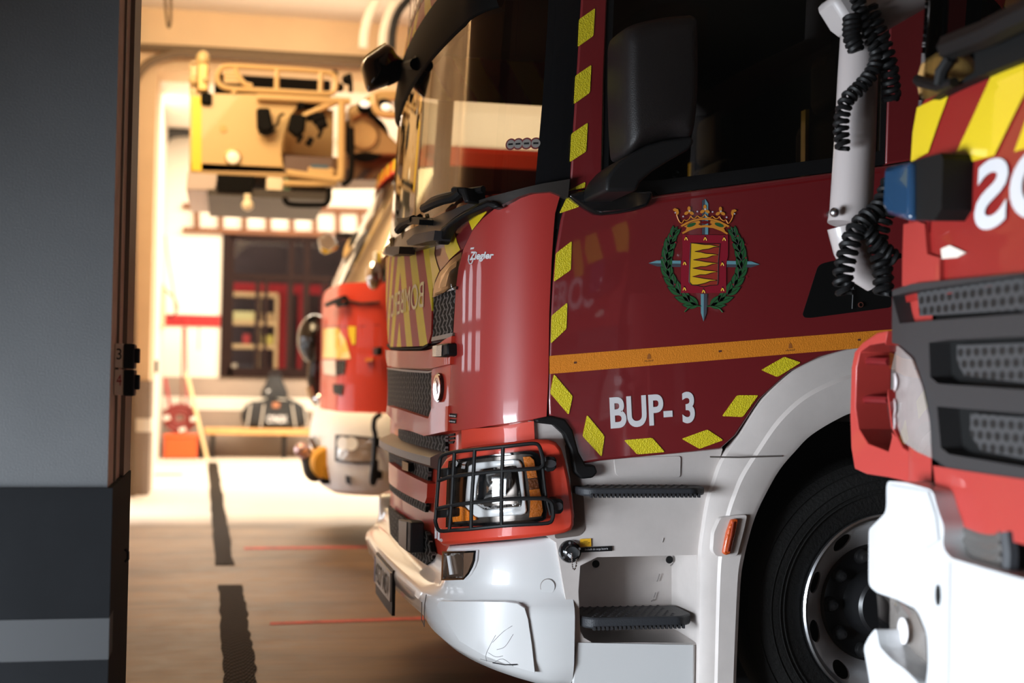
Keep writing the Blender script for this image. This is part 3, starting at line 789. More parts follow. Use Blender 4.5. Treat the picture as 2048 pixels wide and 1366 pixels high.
# bumper skin: flat nose, rounded corner, same side
nb = []
for k in range(0, 10):
    v = 0.86*k/9; nb.append((0.652+0.012*(v/0.86)**2, YC-v))
for k in range(1, 15):
    a = PI/2*k/14; nb.append((0.664+0.40*(1-math.cos(a)), YC-0.86-0.40*math.sin(a)))
nb += [(1.4, SY-0.01), (2.0, SY-0.01)]
B = Surf(nb, YC)
E1 = thing('fire_engine', (2.6, YC, 0), 'red and white fire engine marked BUP-3 with the coat of arms on its door', 'fire engine')
c6 = cr(720, 380, 440/1252); c7 = cr(720, 800, 520/1255); c8 = cr(1080, 640, 700/1317); c9 = cr(1240, 360, 560/1912)
c11 = cr(740, 360, 260/987); c12 = cr(1100, 0, 660/2048); c5 = cr(700, 0, 560/1471); cg = cr(740, 700, 200/1366); ch = cr(860, 840, 320/1681); cb = cr(720, 900, 260/1015)

def cab_shell():
    # inner structure: back wall, floor, roof, far side; rear body behind it
    m = MB(); fy = 2*YC-SY
    m.box((2.75, SY+0.05, 0.95), (2.85, fy-0.03, 2.95))                   # back wall
    m.box((0.95, SY+0.06, 1.12), (2.8, fy-0.06, 1.18))                    # floor
    m.box((0.95, fy-0.06, 1.05), (2.8, fy-0.02, 2.0))                     # far side lower
    m.box((1.85, fy-0.06, 1.9), (2.8, fy-0.02, 2.95))
    m.box((0.95, SY+0.05, 2.85), (2.85, fy-0.05, 2.95))
    m.build('cab_shell', mat('dark cab trim', (0.035, 0.032, 0.03), 0.8), E1, smooth=False)
    # rear body
    MB().box((2.95, SY+0.02, 0.55), (7.8, fy-0.02, 3.1)).build('rear_body', RED_SHADE, E1, bevel=0.04)
    MB().box((0.95, SY+0.35, 0.42), (7.6, fy-0.35, 0.75)).box((1.0, SY+0.35, 0.7), (2.9, fy-0.35, 1.1)).build('chassis', BLACKM, E1, smooth=False)
    for x, yy in ((6.1, SY+0.02), (6.1, fy-0.32), (2.18, fy-0.32)):
        MB().lathe([(0.02, 0.0), (0.02, 0.2), (0, 0.3), (0, 0.44), (0.04, 0.5), (0.26, 0.5), (0.3, 0.44), (0.3, 0.3), (0.28, 0.2), (0.28, 0.0)], (x, yy, 0.5), (0, 1, 0), 40).build('wheel', RUBBER, E1)
    # roof with air cap
    u0, u1 = F.hit(1150, 380)[0], 4.0
    vs = []; fs = []
    zs = [(2.64, 0.0), (2.70, 0.004), (2.8, 0.0), (2.95, -0.04), (3.02, -0.16)]
    us = [-u0*0.0-1.9+3.8*k/60 for k in range(61)]
    for z, o in zs:
        for u in us: vs.append(F.ev(u, z, o))
    n = len(us)
    fs = [(i*n+j, i*n+j+1, (i+1)*n+j+1, (i+1)*n+j) for i in range(len(zs)-1) for j in range(n-1)]
    k = len(vs); vs.append(Vector((2.0, YC, 3.04)))
    fs += [((len(zs)-1)*n+j, (len(zs)-1)*n+j+1, k) for j in range(n-1)]
    ro = mk('roof', vs, fs, CHEV, E1, uv=[(0, 0)]*0 or [(us[i % n], zs[min(i//n, 4)][0]) for i in range(len(vs))])
    z0 = 2.66
    uu = [F.ev(u, z0, 0) for u in (0.5, -0.5)]
    lettering('roof_lettering', 'BOMBEROS', F, [(-0.55, 2.93), (0.55, 2.93), (0.55, 2.76), (-0.55, 2.76)], mat('brown film', (0.2, 0.05, 0.03), 0.5), ro, off=0.004, px=False, mirror=True)
cab_shell()

# ---- nose: red base skin
def grid(name, S, u0, u1, zs, m, parent, off=None, nu=60, label=None):
    us = [u0+(u1-u0)*k/nu for k in range(nu+1)]; vs = []; uv = []
    for z in zs:
        for u in us:
            vs.append(S.ev(u, z, off(u, z) if off else 0.0)); uv.append((u, z))
    n = nu+1
    fs = [(i*n+j, i*n+j+1, (i+1)*n+j+1, (i+1)*n+j) for i in range(len(zs)-1) for j in range(nu)]
    a, b, c = vs[fs[0][0]], vs[fs[0][1]], vs[fs[0][2]]
    if (b-a).cross(c-a).dot(S.nrm(us[0])) < 0: fs = [t[::-1] for t in fs]
    return mk(name, vs, fs, m, parent, uv=uv, label=label)
uD = F.hit(1097, 760)[0]
nose = grid('nose_panel', F, -1.75, uD-0.02, [0.80, 0.95, 1.1, 1.3, 1.5, 1.7, 1.84], RED_LIT, E1, off=lambda u, z: -0.02, nu=90)
grid('nose_panel', F, -0.85, 0.85, [0.52, 0.65, 0.80], RED_LIT, nose, off=lambda u, z: -0.022, nu=50)

# door side red lower of far side (closed silhouette)
# ---- corner wind panel
RED_HALF_LIT = mat('fire red half lit', (0.42, 0.032, 0.026), 0.42, coat=0.8)  # half-lit copy of the red, light put into its colour
cornp = c6((1085, 10), (1140, 30), (1112, 130), (1092, 400), (1079, 700), (1074, 1050), (1063, 1290), (960, 1310), (800, 1335), (640, 1358), (545, 1372), (505, 1366), (500, 1270), (520, 980), (545, 560), (560, 440), (590, 330), (640, 230), (700, 160), (760, 110), (830, 70), (900, 40), (1000, 20))
corner = patch('corner_panel', F, cornp, RED_HALF_LIT, E1, off=0.022, thick=0.04, res=0.04, bevel=0.008)
lettering('maker_lettering', 'Ziegler', F, [(940, 503), (988, 504), (987, 521), (938, 526)], LETTER, corner, off=0.0245, bold=0.035, shear=0.18)
patch('lettering_swash', F, c6((630, 328), (650, 326), (647, 336), (627, 339)), LETTER, corner, off=0.0245, inner=False)
MBt = MB().tube([F.px3(*p, 0.0245) for p in c6((622, 370), (617, 400), (624, 420), (636, 418), (643, 400), (640, 375))], 0.0022, 6); MBt.build('lettering_ring', LETTER, corner)
for a in ((500, 1270), (497, 1302)):
    st = patch('sticker', F, c6((a[0], a[1]), (a[0]+50, a[1]+3), (a[0]+48, a[1]+27), (a[0]-1, a[1]+24)), BLACK, corner, off=0.0245, inner=False)
    lettering('sticker_print', 'Bomberos', F, c6((a[0]+5, a[1]+8), (a[0]+45, a[1]+11), (a[0]+43, a[1]+21), (a[0]+4, a[1]+17)), LETTER, corner, off=0.0262, bold=0.02)

# ---- black apron under the windscreen
apron = patch('windscreen_apron', F, [(769, 497), (795, 472), (845, 447), (902, 421), (951, 403), (1023, 382), (1085, 367), (1140, 358), (1136, 396), (1124, 392), (1101, 383), (1060, 386), (1036, 394), (1003, 410), (999, 413), (985, 402), (974, 400), (928, 422), (895, 446), (883, 456), (868, 487), (840, 496), (784, 513), (765, 508)], mat('apron plastic', (0.035, 0.03, 0.027), 0.35), E1, off=0.05, thick=0.07, res=0.04, bevel=0.006)
patch('apron_edge', F, [(868, 487), (882, 456), (928, 424), (974, 402), (988, 404), (999, 413), (986, 418), (975, 413), (930, 432), (893, 458), (876, 489)], BLACK, apron, off=0.075, thick=0.04, res=0.04, bevel=0.006)
for q in (c11((275, 462), (335, 412), (492, 383), (482, 458), (335, 492), (285, 495)), c11((118, 505), (225, 505), (218, 560), (180, 575), (115, 560))):
    patch('grab_rail', F, q, GREYP, apron, off=0.10, thick=0.06, res=0.06, bevel=0.008)
# ---- wipers
def wiper(pts_box, pts_arm, pts_blade):
    w = patch('wiper', F, pts_box, BLACK, E1, off=0.10, thick=0.09, res=0.06, bevel=0.01)
    MB().tube(stube(F, pts_arm, 0.014, 0.09), 0.016, 8).build('wiper_arm', BLACKM, w)
    MB().tube(stube(F, pts_blade, 0.01, 0.05), 0.012, 6).build('wiper_blade', BLACK, w)
wiper(c11((612, 55), (625, 48), (718, 55), (748, 165), (712, 178), (690, 110), (612, 110)), c11((690, 90), (640, 130), (560, 150), (470, 185), (410, 215)), c11((405, 225), (480, 150), (620, 110), (860, 70)))
wiper(c11((200, 290), (340, 280), (375, 300), (370, 340), (215, 330)), c11((330, 300), (260, 330), (215, 380)), c11((380, 280), (300, 320), (210, 390)))
for px, py in c11((250, 395), (180, 470), (165, 480), (440, 300)):
    MB().lathe([(-0.03, 0.010), (0.02, 0.007)], F.px3(px, py, 0.05), (-0.3, -0.3, 1), 8, True).build('washer_jet', mat('brass jet %d' % px, (0.5, 0.33, 0.1), 0.4), apron)


# ---- chevron hood with mirrored word
hood = patch('hood_panel', F, [(771, 516), (784, 511), (840, 495), (869, 486), (866, 540), (863.8, 592), (863, 640), (862, 668), (857, 686), (846, 692), (800, 694), (781, 694), (776, 684), (772, 600)], CHEV, E1, off=0.018, thick=0.03, res=0.05, bevel=0.006)
ua, za = F.hit(848, 562, 0.02); ub, zb = F.hit(849, 614, 0.02)
lettering('hood_lettering', 'BOMBEROS', F, [(-0.42, za), (ua, za), (ua, zb), (-0.42, zb)], mat('pale yellow lettering', (0.85, 0.70, 0.30), 0.4), hood, off=0.0205, bold=0.0, px=False, mirror=True)
m = MB().tube([F.px3(x, y, 0.01) for x, y in [(776, 690), (782, 697), (800, 698), (845, 697), (858, 690), (862, 676)]], 0.007, 6); m.build('hood_seam', MESHM, hood)
upper = patch('upper_corner', F, [(869, 486), (883, 456), (895, 448), (928, 425), (972, 405), (985, 404), (975, 424), (947, 461), (926, 498), (900, 518), (877, 545), (866, 590), (864, 600)], RED_SHADE, E1, off=0.016, thick=0.03, res=0.04)
for q in (c11((735, 255), (800, 222), (862, 205), (885, 225), (885, 245), (840, 300), (775, 382), (752, 320)), c11((548, 385), (590, 345), (630, 315), (640, 390), (660, 470), (685, 530), (640, 570), (600, 607), (575, 545), (560, 470)), c11((447, 528), (495, 490), (488, 560), (505, 630), (526, 690), (495, 760), (478, 830), (470, 720))):
    patch('chevron_stripe', F, q, YELB, upper, off=0.0185, res=0.04)
# ---- upper position lamp, vents, led
lamp = patch('position_lamp', F, c11((478, 880), (490, 790), (530, 700), (600, 620), (695, 548), (690, 620), (665, 700), (650, 795), (560, 850)), mat('dark chrome', (0.30, 0.27, 0.24), 0.15, metal=1.0), E1, off=0.02, thick=0.05, res=0.04)
patch('reflector', F, c11((520, 820), (540, 730), (610, 650), (660, 610), (640, 760), (570, 810)), CHROME, lamp, off=0.023, res=0.04)
patch('lens', F, c11((478, 880), (490, 790), (530, 700), (600, 620), (700, 540), (695, 620), (670, 700), (652, 800), (560, 855)), CLEAR, lamp, off=0.033, res=0.04)
v1 = patch('side_vent', F, [(862, 690), (864, 592), (913, 575), (905, 678), (862, 688)], BLACK, E1, off=0.008, thick=0.02, res=0.05)
patch('vent_mesh', F, c6((410, 612), (545, 562), (525, 815), (400, 838)), MESHM, v1, off=0.012, res=0.05)
patch('vent_trim', F, c6((408, 838), (527, 812), (523, 840), (405, 862)), mat('bronze trim', (0.12, 0.09, 0.07), 0.35), v1, off=0.03, thick=0.03, res=0.05)
patch('vent_trim', F, c6((418, 590), (548, 548), (545, 566), (412, 612)), GLOSSB, v1, off=0.03, thick=0.03, res=0.05)
led = patch('front_lamp', F, c6((410, 885), (425, 880), (498, 872), (500, 940), (470, 952), (412, 950)), BLACK, E1, off=0.055, thick=0.06, res=0.05, bevel=0.006)
patch('led_cluster', F, c6((412, 888), (465, 882), (463, 946), (412, 948)), mat('led cluster', (0.75, 0.74, 0.72), 0.2, metal=0.5, bump=1.0, bscale=150), led, off=0.057, res=0.05)
# ---- red bands and grilles
def band(name, q, m, off, thick=0.03, parent=None, res=0.05, bev=0.006, label=None): return patch(name, F, q, m, parent or E1, off=off, thick=thick, res=res, bevel=bev, label=label)
band('upper_band', [(770, 700), (800, 702), (850, 702), (863, 698), (903, 672), (900, 728), (862, 737), (835, 737), (775, 732), (771, 715)], RED_LIT, 0.035, 0.05, bev=0.015)
g1 = band('radiator_grille', [(771, 735), (862, 742), (864, 818), (856, 840), (772, 815)], BLACK, -0.005)
patch('grille_mesh', F, cg((235, 245), (845, 295), (830, 800), (792, 935), (250, 765)), MESHM, g1, off=0.004, res=0.06)
gtrim = patch('grille_trim', F, cg((232, 238), (500, 268), (780, 290), (848, 285), (845, 300), (780, 318), (500, 298), (234, 258)), mat('grille lip', (0.3, 0.22, 0.18), 0.4), g1, off=0.02, thick=0.02, res=0.05)
lowb = band('lower_band', [(774, 811), (800, 819), (856, 837), (862, 818), (896, 812), (895, 862), (866, 868), (848, 872), (812, 858), (790, 845), (772, 825)], RED_LIT, 0.03, 0.05, bev=0.014)
cheek = band('cheek_panel', [(863, 740), (902, 722), (897, 812), (862, 820)], RED_LIT, 0.02, 0.04, bev=0.01)
bc = F.px3(874, 775, 0.03); bn = F.nrm(F.hit(874, 775)[0])
bu, bz = F.hit(875, 775, 0.03)
def disc(S, u, z, ru, rz, n=28): return [(u+ru*math.cos(2*PI*k/n), z+rz*math.sin(2*PI*k/n)) for k in range(n)]
badge = patch('badge', F, disc(F, bu, bz, 0.052, 0.05), GLOSSB, cheek, off=0.030, thick=0.03, px=False, res=0.02)
patch('badge_rim', F, disc(F, bu, bz, 0.047, 0.045), CHROME, cheek, off=0.034, thick=0.01, px=False, res=0.02, holes=[disc(F, bu, bz, 0.036, 0.034)], inner=False)
patch('badge_face', F, disc(F, bu, bz, 0.036, 0.034), mat('badge red', (0.35, 0.04, 0.03), 0.2, coat=0.6), cheek, off=0.0335, px=False, res=0.02)
patch('badge_emblem', F, [(bu-0.025, bz+0.02), (bu-0.005, bz+0.024), (bu+0.01, bz+0.012), (bu+0.004, bz), (bu+0.014, bz-0.018), (bu-0.006, bz-0.024), (bu-0.012, bz-0.004), (bu-0.026, bz+0.006)], CHROME, cheek, off=0.036, px=False, inner=False)
patch('lower_mesh', F, cg((385, 1080), (560, 1120), (740, 1170), (900, 1172), (1030, 1160), (1030, 1420), (860, 1400), (500, 1290), (385, 1190)), MESHM, E1, off=-0.004, thick=0.01, res=0.06)
# step ledge that sticks out below it
def ledge():
    top = [F.hit(x, y) for x, y in c7((150, 178), (185, 176), (300, 222), (385, 258), (412, 262))]
    zt = 1.045
    us = [-0.66+(0.80+0.66)*k/24 for k in range(25)]
    prof = [(-0.02, 0.02), (0.025, 0.0), (0.04, -0.008), (0.04, -0.035), (0.025, -0.045), (-0.02, -0.06)]
    z_front = F.hit(*c7((250, 262))[0])[1]
    vs = []; n = len(prof)
    for u in us:
        for o, dz in prof: vs.append(F.ev(u, z_front+dz+0.025, o))
    fs = [(i*n+j, i*n+(j+1) % n, (i+1)*n+(j+1) % n, (i+1)*n+j) for i in range(len(us)-1) for j in range(n)]
    fs += [tuple(range(n)), tuple((len(us)-1)*n+j for j in reversed(range(n)))]
    mk('front_step', vs, fs, mat('step plastic', (0.16, 0.13, 0.11), 0.45, bump=0.1), E1)
ledge()
m2 = patch('lower_mesh', F, c7((135, 212), (240, 262), (335, 302), (325, 402), (240, 362), (140, 297)), MESHM, E1, off=-0.002, thick=0.012, res=0.06)
patch('radar_window', F, c7((203, 292), (232, 305), (232, 345), (203, 335)), GLOSSB, m2, off=0.02, thick=0.03, res=0.05)
band('nose_band', c7((138, 300), (240, 365), (325, 405), (322, 470), (312, 498), (220, 455), (138, 398)), RED_LIT, 0.025, 0.04, bev=0.012)
patch('lower_mesh', F, c7((140, 398), (230, 460), (320, 500), (315, 542), (230, 498), (143, 432)), MESHM, E1, off=-0.002, thick=0.012, res=0.06)
patch('lower_mesh', F, [(776, 1011), (800, 1030), (830, 1052), (853, 1064), (856, 1068), (866, 1116), (853, 1130), (825, 1110), (800, 1090), (780, 1068)], MESHM, E1, off=0.0, thick=0.012, res=0.06)
sen = patch('radar_sensor', F, c7((183, 575), (235, 582), (245, 592), (243, 738), (228, 736), (183, 700)), GREYP, E1, off=0.05, thick=0.05, res=0.06, bevel=0.006)
patch('sensor_face', F, c7((187, 582), (225, 590), (222, 725), (187, 695)), mat('sensor face', (0.09, 0.06, 0.045), 0.35), sen, off=0.053, res=0.06)
patch('air_slots', F, c7((428, 165), (455, 160), (455, 172), (428, 176)), BLACK, E1, off=0.024, res=0.05, thick=0.005)
patch('air_slots', F, c7((428, 182), (455, 178), (455, 190), (428, 193)), BLACK, E1, off=0.024, res=0.05, thick=0.005)
patch('air_slots', F, c7((428, 200), (453, 196), (448, 210), (428, 211)), BLACK, E1, off=0.024, res=0.05, thick=0.005)

# ---- headlight block
HB = patch('headlight_surround', F, ch((165, 395), (340, 300), (560, 262), (800, 238), (1100, 205), (1250, 207), (1330, 232), (1385, 300), (1425, 420), (1470, 620), (1505, 850), (1520, 1000), (1518, 1110), (1490, 1160), (1420, 1190), (1300, 1213), (800, 1262), (450, 1290), (120, 1320), (60, 1250), (30, 1000), (60, 600)), RED_LIT, E1, off=0.045, thick=0.10, res=0.045, bevel=0.012)
patch('lamp_block_top', F, ch((330, 100), (700, 75), (1090, 10), (1100, 200), (900, 232), (560, 265), (330, 300)), RED_LIT, E1, off=0.018, thick=0.03, res=0.045)
def headlight():
    Pl = ch((195, 432), (350, 405), (550, 378), (800, 348), (1000, 325), (1080, 330), (1135, 355), (1165, 420), (1190, 600), (1215, 800), (1230, 960), (1220, 1030), (1185, 1060), (1100, 1080), (700, 1105), (400, 1118), (165, 1128), (168, 900), (178, 600))
    o = patch('headlight', F, Pl, mat('lamp housing', (0.09, 0.075, 0.065), 0.25, metal=0.6), E1, off=0.05, thick=0.03, res=0.045)
    patch('lamp_bezel', F, Pl, GLOSSB, o, off=0.075, thick=0.025, res=0.05, inner=False, holes=[ch((215, 455), (550, 405), (960, 358), (1060, 362), (1110, 400), (1170, 700), (1200, 960), (1180, 1030), (1080, 1045), (500, 1085), (190, 1100), (195, 700))])
    patch('inner_mirror', F, ch((205, 470), (380, 440), (370, 880), (330, 900), (190, 905), (195, 640)), mat('brown mirror', (0.42, 0.33, 0.26), 0.12, metal=1.0), o, off=0.053, res=0.05)
    patch('light_ring', F, ch((400, 480), (470, 450), (860, 412), (930, 420), (965, 470), (985, 700), (1015, 950), (1000, 985), (950, 1000), (500, 1025), (470, 1015), (360, 905), (370, 760)), mat('white light guide', (0.80, 0.80, 0.80), 0.25, coat=0.8), o, off=0.062, thick=0.012, res=0.05, inner=False, bevel=0.004,
          holes=[ch((520, 520), (860, 470), (905, 480), (925, 560), (965, 860), (955, 910), (580, 945), (545, 930), (470, 880), (480, 700))])
    patch('reflector', F, ch((500, 525), (860, 478), (910, 500), (960, 860), (945, 905), (590, 940), (470, 880), (485, 700)), mat('lamp chrome', (0.75, 0.74, 0.73), 0.12, metal=1.0, bump=0.8, bscale=14), o, off=0.055, res=0.03, dome=-0.03)
    patch('projector', F, ch((590, 540), (850, 510), (860, 620), (820, 720), (740, 800), (560, 840), (545, 760)), mat('projector lens', (0.32, 0.31, 0.30), 0.08, metal=0.9), o, off=0.075, res=0.03, dome=0.02)
    patch('projector_shade', F, ch((520, 540), (595, 510), (560, 840), (500, 850)), GLOSSB, o, off=0.07, thick=0.02, res=0.05)
    for q in (((975, 388), (1050, 385), (1090, 420), (1110, 520), (1005, 520)), ((1012, 528), (1112, 528), (1128, 605), (1025, 615)), ((1042, 735), (1150, 722), (1168, 805), (1052, 812)), ((1055, 838), (1170, 832), (1185, 960), (1165, 1012), (1040, 1025), (1050, 960))):
        patch('turn_signal', F, ch(*q), AMBER, o, off=0.07, thick=0.015, res=0.05)
    patch('signal_led', F, ch((1030, 622), (1130, 612), (1145, 718), (1042, 730)), mat('dark amber', (0.22, 0.06, 0.01), 0.3, bump=1, bscale=120), o, off=0.068, thick=0.01, res=0.05)
    patch('turn_signal', F, ch((225, 935), (320, 908), (365, 925), (480, 1030), (480, 1050), (240, 1072)), AMBER, o, off=0.062, thick=0.01, res=0.05)
    patch('lens', F, ch((200, 440), (550, 385), (960, 338), (1075, 345), (1125, 385), (1185, 700), (1215, 960), (1200, 1035), (1100, 1060), (500, 1098), (175, 1115), (185, 700)), CLEAR, o, off=0.083, res=0.05, dome=0.01)
    # wire guard
    g = None
    def bar(pts, r=0.0062, off=0.125):
        nonlocal g
        o_ = MB().tube(stube(F, ch(*pts), r, off), r, 8)
        if g is None: g = o_.build('headlight_guard', BLACK, E1)
        else: o_.build('guard_bar', BLACK, g)
    bar([(60, 1040), (75, 820), (90, 620), (100, 480), (112, 400), (150, 362), (250, 338), (400, 318), (760, 282), (950, 260), (1090, 247), (1145, 272), (1175, 360), (1190, 440), (1180, 485), (1140, 510)])
    bar([(55, 1040), (65, 1100), (105, 1165), (240, 1158), (400, 1148), (750, 1113), (1000, 1098), (1240, 1083), (1285, 1040), (1295, 980), (1285, 890), (1255, 848), (1200, 824)])
    bar([(88, 640), (150, 618), (230, 595), (450, 565), (750, 533), (1000, 517), (1150, 506)])
    bar([(75, 932), (150, 915), (230, 897), (430, 870), (740, 836), (1000, 824), (1210, 824)])
    bar([(258, 340), (245, 560), (228, 880), (204, 1152)]); bar([(470, 312), (455, 600), (436, 900), (432, 1145)]); bar([(767, 282), (758, 540), (750, 860), (752, 1112)])
    bar([(1180, 400), (1185, 500), (1220, 800), (1265, 1000)], 0.004, 0.10)
    for q in (((1205, 390), (1240, 380), (1310, 388), (1330, 420), (1330, 500), (1300, 535), (1240, 545), (1205, 530)), ((1275, 840), (1310, 825), (1380, 828), (1402, 860), (1405, 950), (1375, 985), (1310, 990), (1280, 970))):
        fo = patch('guard_foot', F, ch(*q), BLACK, g, off=0.11, thick=0.07, res=0.06, bevel=0.012)
    for q in (((105, 505), (190, 500), (188, 600), (98, 610)), ((65, 945), (190, 930), (185, 1020), (58, 1030))):
        patch('guard_foot', F, ch(*q), BLACK, g, off=0.11, thick=0.07, res=0.06, bevel=0.006)
    for c in ((1262, 458), (1342, 905)):
        u, z = F.hit(*ch(c)[0], 0.11); patch('foot_screw', F, disc(F, u, z, 0.012, 0.012, 14), DGREY, g, off=0.117, thick=0.006, px=False, inner=False)
headlight()
# small white characters at the nose edge
m = MB()
for pts in (((68, 1110), (68, 1245)), ((68, 1160), (118, 1160)), ((100, 1160), (98, 1255), (122, 1265))):
    m.tube([F.px3(x, y, 0.048) for x, y in ch(*pts)], 0.006, 4)
m.build('nose_lettering', LETTER, HB)

# ---- bumper
DSEAM = mat('dark seam', (0.12, 0.1, 0.09), 0.8)
def bumper():
    u_c = B.hit(852, 1190)[0]; u_e = B.hit(1148, 1250)[0]
    us = [-1.65+(u_e+1.65)*k/110 for k in range(111)]
    def ztop(u):
        # the ledge in front of the intake is low, the corners rise to the lamp block
        a = B.hit(880, 1092)[0]; b = B.hit(1113, 1076)[0]
        za, zb = B.hit(880, 1092)[1], B.hit(1113, 1076)[1]
        c = abs(u); t = min(1, max(0, (c-a+0.10)/0.10))
        hi = za+(zb-za)*min(1, max(0, (c-a)/(b-a)))
        return 0.63+(hi-0.63)*t*t*(3-2*t), t
    vs = []; uv = []; nz = 0
    for u in us:
        zt, t = ztop(u); c = abs(u)
        low = 0.40+0.02*min(1, c/0.9)-0.145*max(0, min(1, (c-0.9)/0.55))**0.8
        prof = [(low, -0.30), (low-0.01, -0.12), (low, -0.04), (low+0.03, -0.005), (low+0.08, 0.008), (0.50, 0.010), (0.525, 0.004)]
        inset = -0.075*(1-t)-0.028*t
        prof += [(0.535, -0.004), (0.555, inset*0.55), (0.575, inset*0.85), (0.60, inset), (zt-0.015, inset), (zt-0.004, inset-0.006), (zt, inset-0.02), (zt, inset-0.22)]
        nz = len(prof)
        for z, o in prof: vs.append(B.ev(u, z, o)); uv.append((u, z))
    fs = [(i*nz+j, i*nz+j+1, (i+1)*nz+j+1, (i+1)*nz+j) for i in range(len(us)-1) for j in range(nz-1)]
    o = mk('bumper', vs, fs, WHITE, E1, uv=uv, angle=50)
    S7 = c7
    rel = patch('relief_panel', B, S7((368, 990), (385, 970), (560, 972), (700, 974), (760, 982), (795, 1005), (812, 1060), (830, 1180), (845, 1318), (790, 1303), (740, 1288), (600, 1235), (480, 1165)), WHITE, o, off=0.020, thick=0.03, res=0.045, bevel=0.008)
    # paint scrapes
    sc = MB()
    for pts in (((655, 1135), (630, 1180), (608, 1230), (612, 1262)), ((580, 1250), (640, 1265), (720, 1280), (765, 1278)), ((640, 1170), (690, 1120), (735, 1090)), ((660, 1205), (700, 1190), (740, 1130)), ((650, 1265), (690, 1250), (740, 1285)), ((620, 1220), (655, 1240), (690, 1235))):
        sc.tube(smooth_path([B.px3(x, y, 0.0202) for x, y in S7(*pts)], 4), 0.0006, 4)
    sc.tube([B.px3(x, y, 0.0205) for x, y in S7((640, 1268), (700, 1278), (760, 1276))], 0.0018, 4)
    sc.build('scrape_mark', DGREY, rel)
    u, z = B.hit(1097, 1176); 
    patch('bumper_cap', B, disc(B, u, z, 0.0235, 0.0235), WHITE, o, off=-0.0235, thick=0.01, px=False, inner=False)
    patch('bumper_cap_gap', B, disc(B, u, z, 0.0255, 0.0255), mat('panel gap', (0.25, 0.22, 0.2), 0.8), o, off=-0.0250, thick=0.01, px=False, inner=False)
    # fog lamp
    fl = patch('fog_lamp', B, S7((400, 735), (470, 733), (555, 731), (553, 770), (545, 800), (528, 835), (500, 862), (395, 866)), mat('fog housing', (0.28, 0.20, 0.15), 0.2, metal=0.8), o, off=-0.02, thick=0.03, res=0.05)
    patch('fog_trim', B, S7((396, 731), (560, 727), (556, 775), (545, 806), (525, 842), (500, 868), (391, 871)), CHROME, fl, off=-0.012, thick=0.02, res=0.05, inner=False, holes=[S7((404, 739), (550, 736), (547, 775), (538, 803), (520, 834), (497, 860), (399, 863))])
    patch('fog_reflector', B, S7((405, 742), (500, 738), (495, 858), (400, 862)), mat('fog chrome', (0.7, 0.66, 0.62), 0.1, metal=1, bump=1, bscale=30), fl, off=-0.019, res=0.04, dome=-0.01)
    patch('fog_bulb', B, S7((418, 752), (430, 752), (446, 842), (432, 844)), mat('bright lens', (0.9, 0.9, 0.92), 0.2), fl, off=-0.014, thick=0.006)
    patch('fog_shade', B, S7((500, 740), (548, 736), (543, 775), (520, 832), (498, 858)), mat('brown shade', (0.16, 0.09, 0.055), 0.3), fl, off=-0.016, res=0.05)
    patch('lens', B, S7((402, 737), (552, 733), (548, 775), (524, 836), (498, 862), (397, 865)), CLEAR, fl, off=-0.009, res=0.05)
    # panel seams
    for pts in (((320, 940), (312, 985), (310, 1095)), ((298, 975), (297, 1060), (310, 1090)), ((945, 668), (1000, 900), (1040, 1120), (1055, 1160), (1032, 1260), (1030, 1340))):
        MB().tube([B.px3(x, y, 0.011 if pts[0][0] < 400 else -0.02) for x, y in S7(*pts)], 0.003 if pts[0][0] > 400 else 0.0015, 4).build('panel_seam', DSEAM, o)
    # plate
    pl = patch('number_plate', B, [(0.27, 0.505), (-0.27, 0.505), (-0.27, 0.395), (0.27, 0.395)], mat('plate white', (0.78, 0.80, 0.82), 0.35), o, off=0.022, thick=0.012, px=False, res=0.06)
    patch('plate_frame', B, [(0.28, 0.515), (-0.28, 0.515), (-0.28, 0.345), (0.28, 0.345)], DGREY, pl, off=0.0145, thick=0.012, px=False, res=0.06)
    patch('plate_band', B, [(-0.225, 0.503), (-0.268, 0.503), (-0.268, 0.397), (-0.225, 0.397)], mat('plate blue', (0.02, 0.09, 0.35), 0.4), pl, off=0.0235, px=False, inner=False)
    lettering('plate_number', '4227 MSV', B, [(-0.20, 0.490), (0.255, 0.490), (0.255, 0.410), (-0.20, 0.410)], BLACK, pl, off=0.0245, bold=0.01, px=False)
bumper()

# ---- door (flat side) ------------------------------------------------------
belt = [(1316, 390), (1500, 366), (1700, 340), (1800, 327), (1850, 321)]
door_lo = [(1140, 372), (1136, 392), (1122, 440), (1112, 500), (1105, 570), (1101, 640), (1098, 720), (1097, 800), (1098, 832), (1112, 840), (1130, 860), (1145, 890), (1158, 922), (1164, 928), (1200, 922), (1335, 909), (1440, 899), (1474, 869), (1520, 799), (1580, 744), (1640, 714), (1705, 696), (1790, 689), (1850, 695), (1850, 321)]
DT = 0.035
door = patch('door', D, door_lo + belt[::-1][1:] + [(1306, 392), (1240, 400), (1190, 396)], RED_SHADE, E1, off=0.02, thick=DT, bevel=0.008, seg=3)
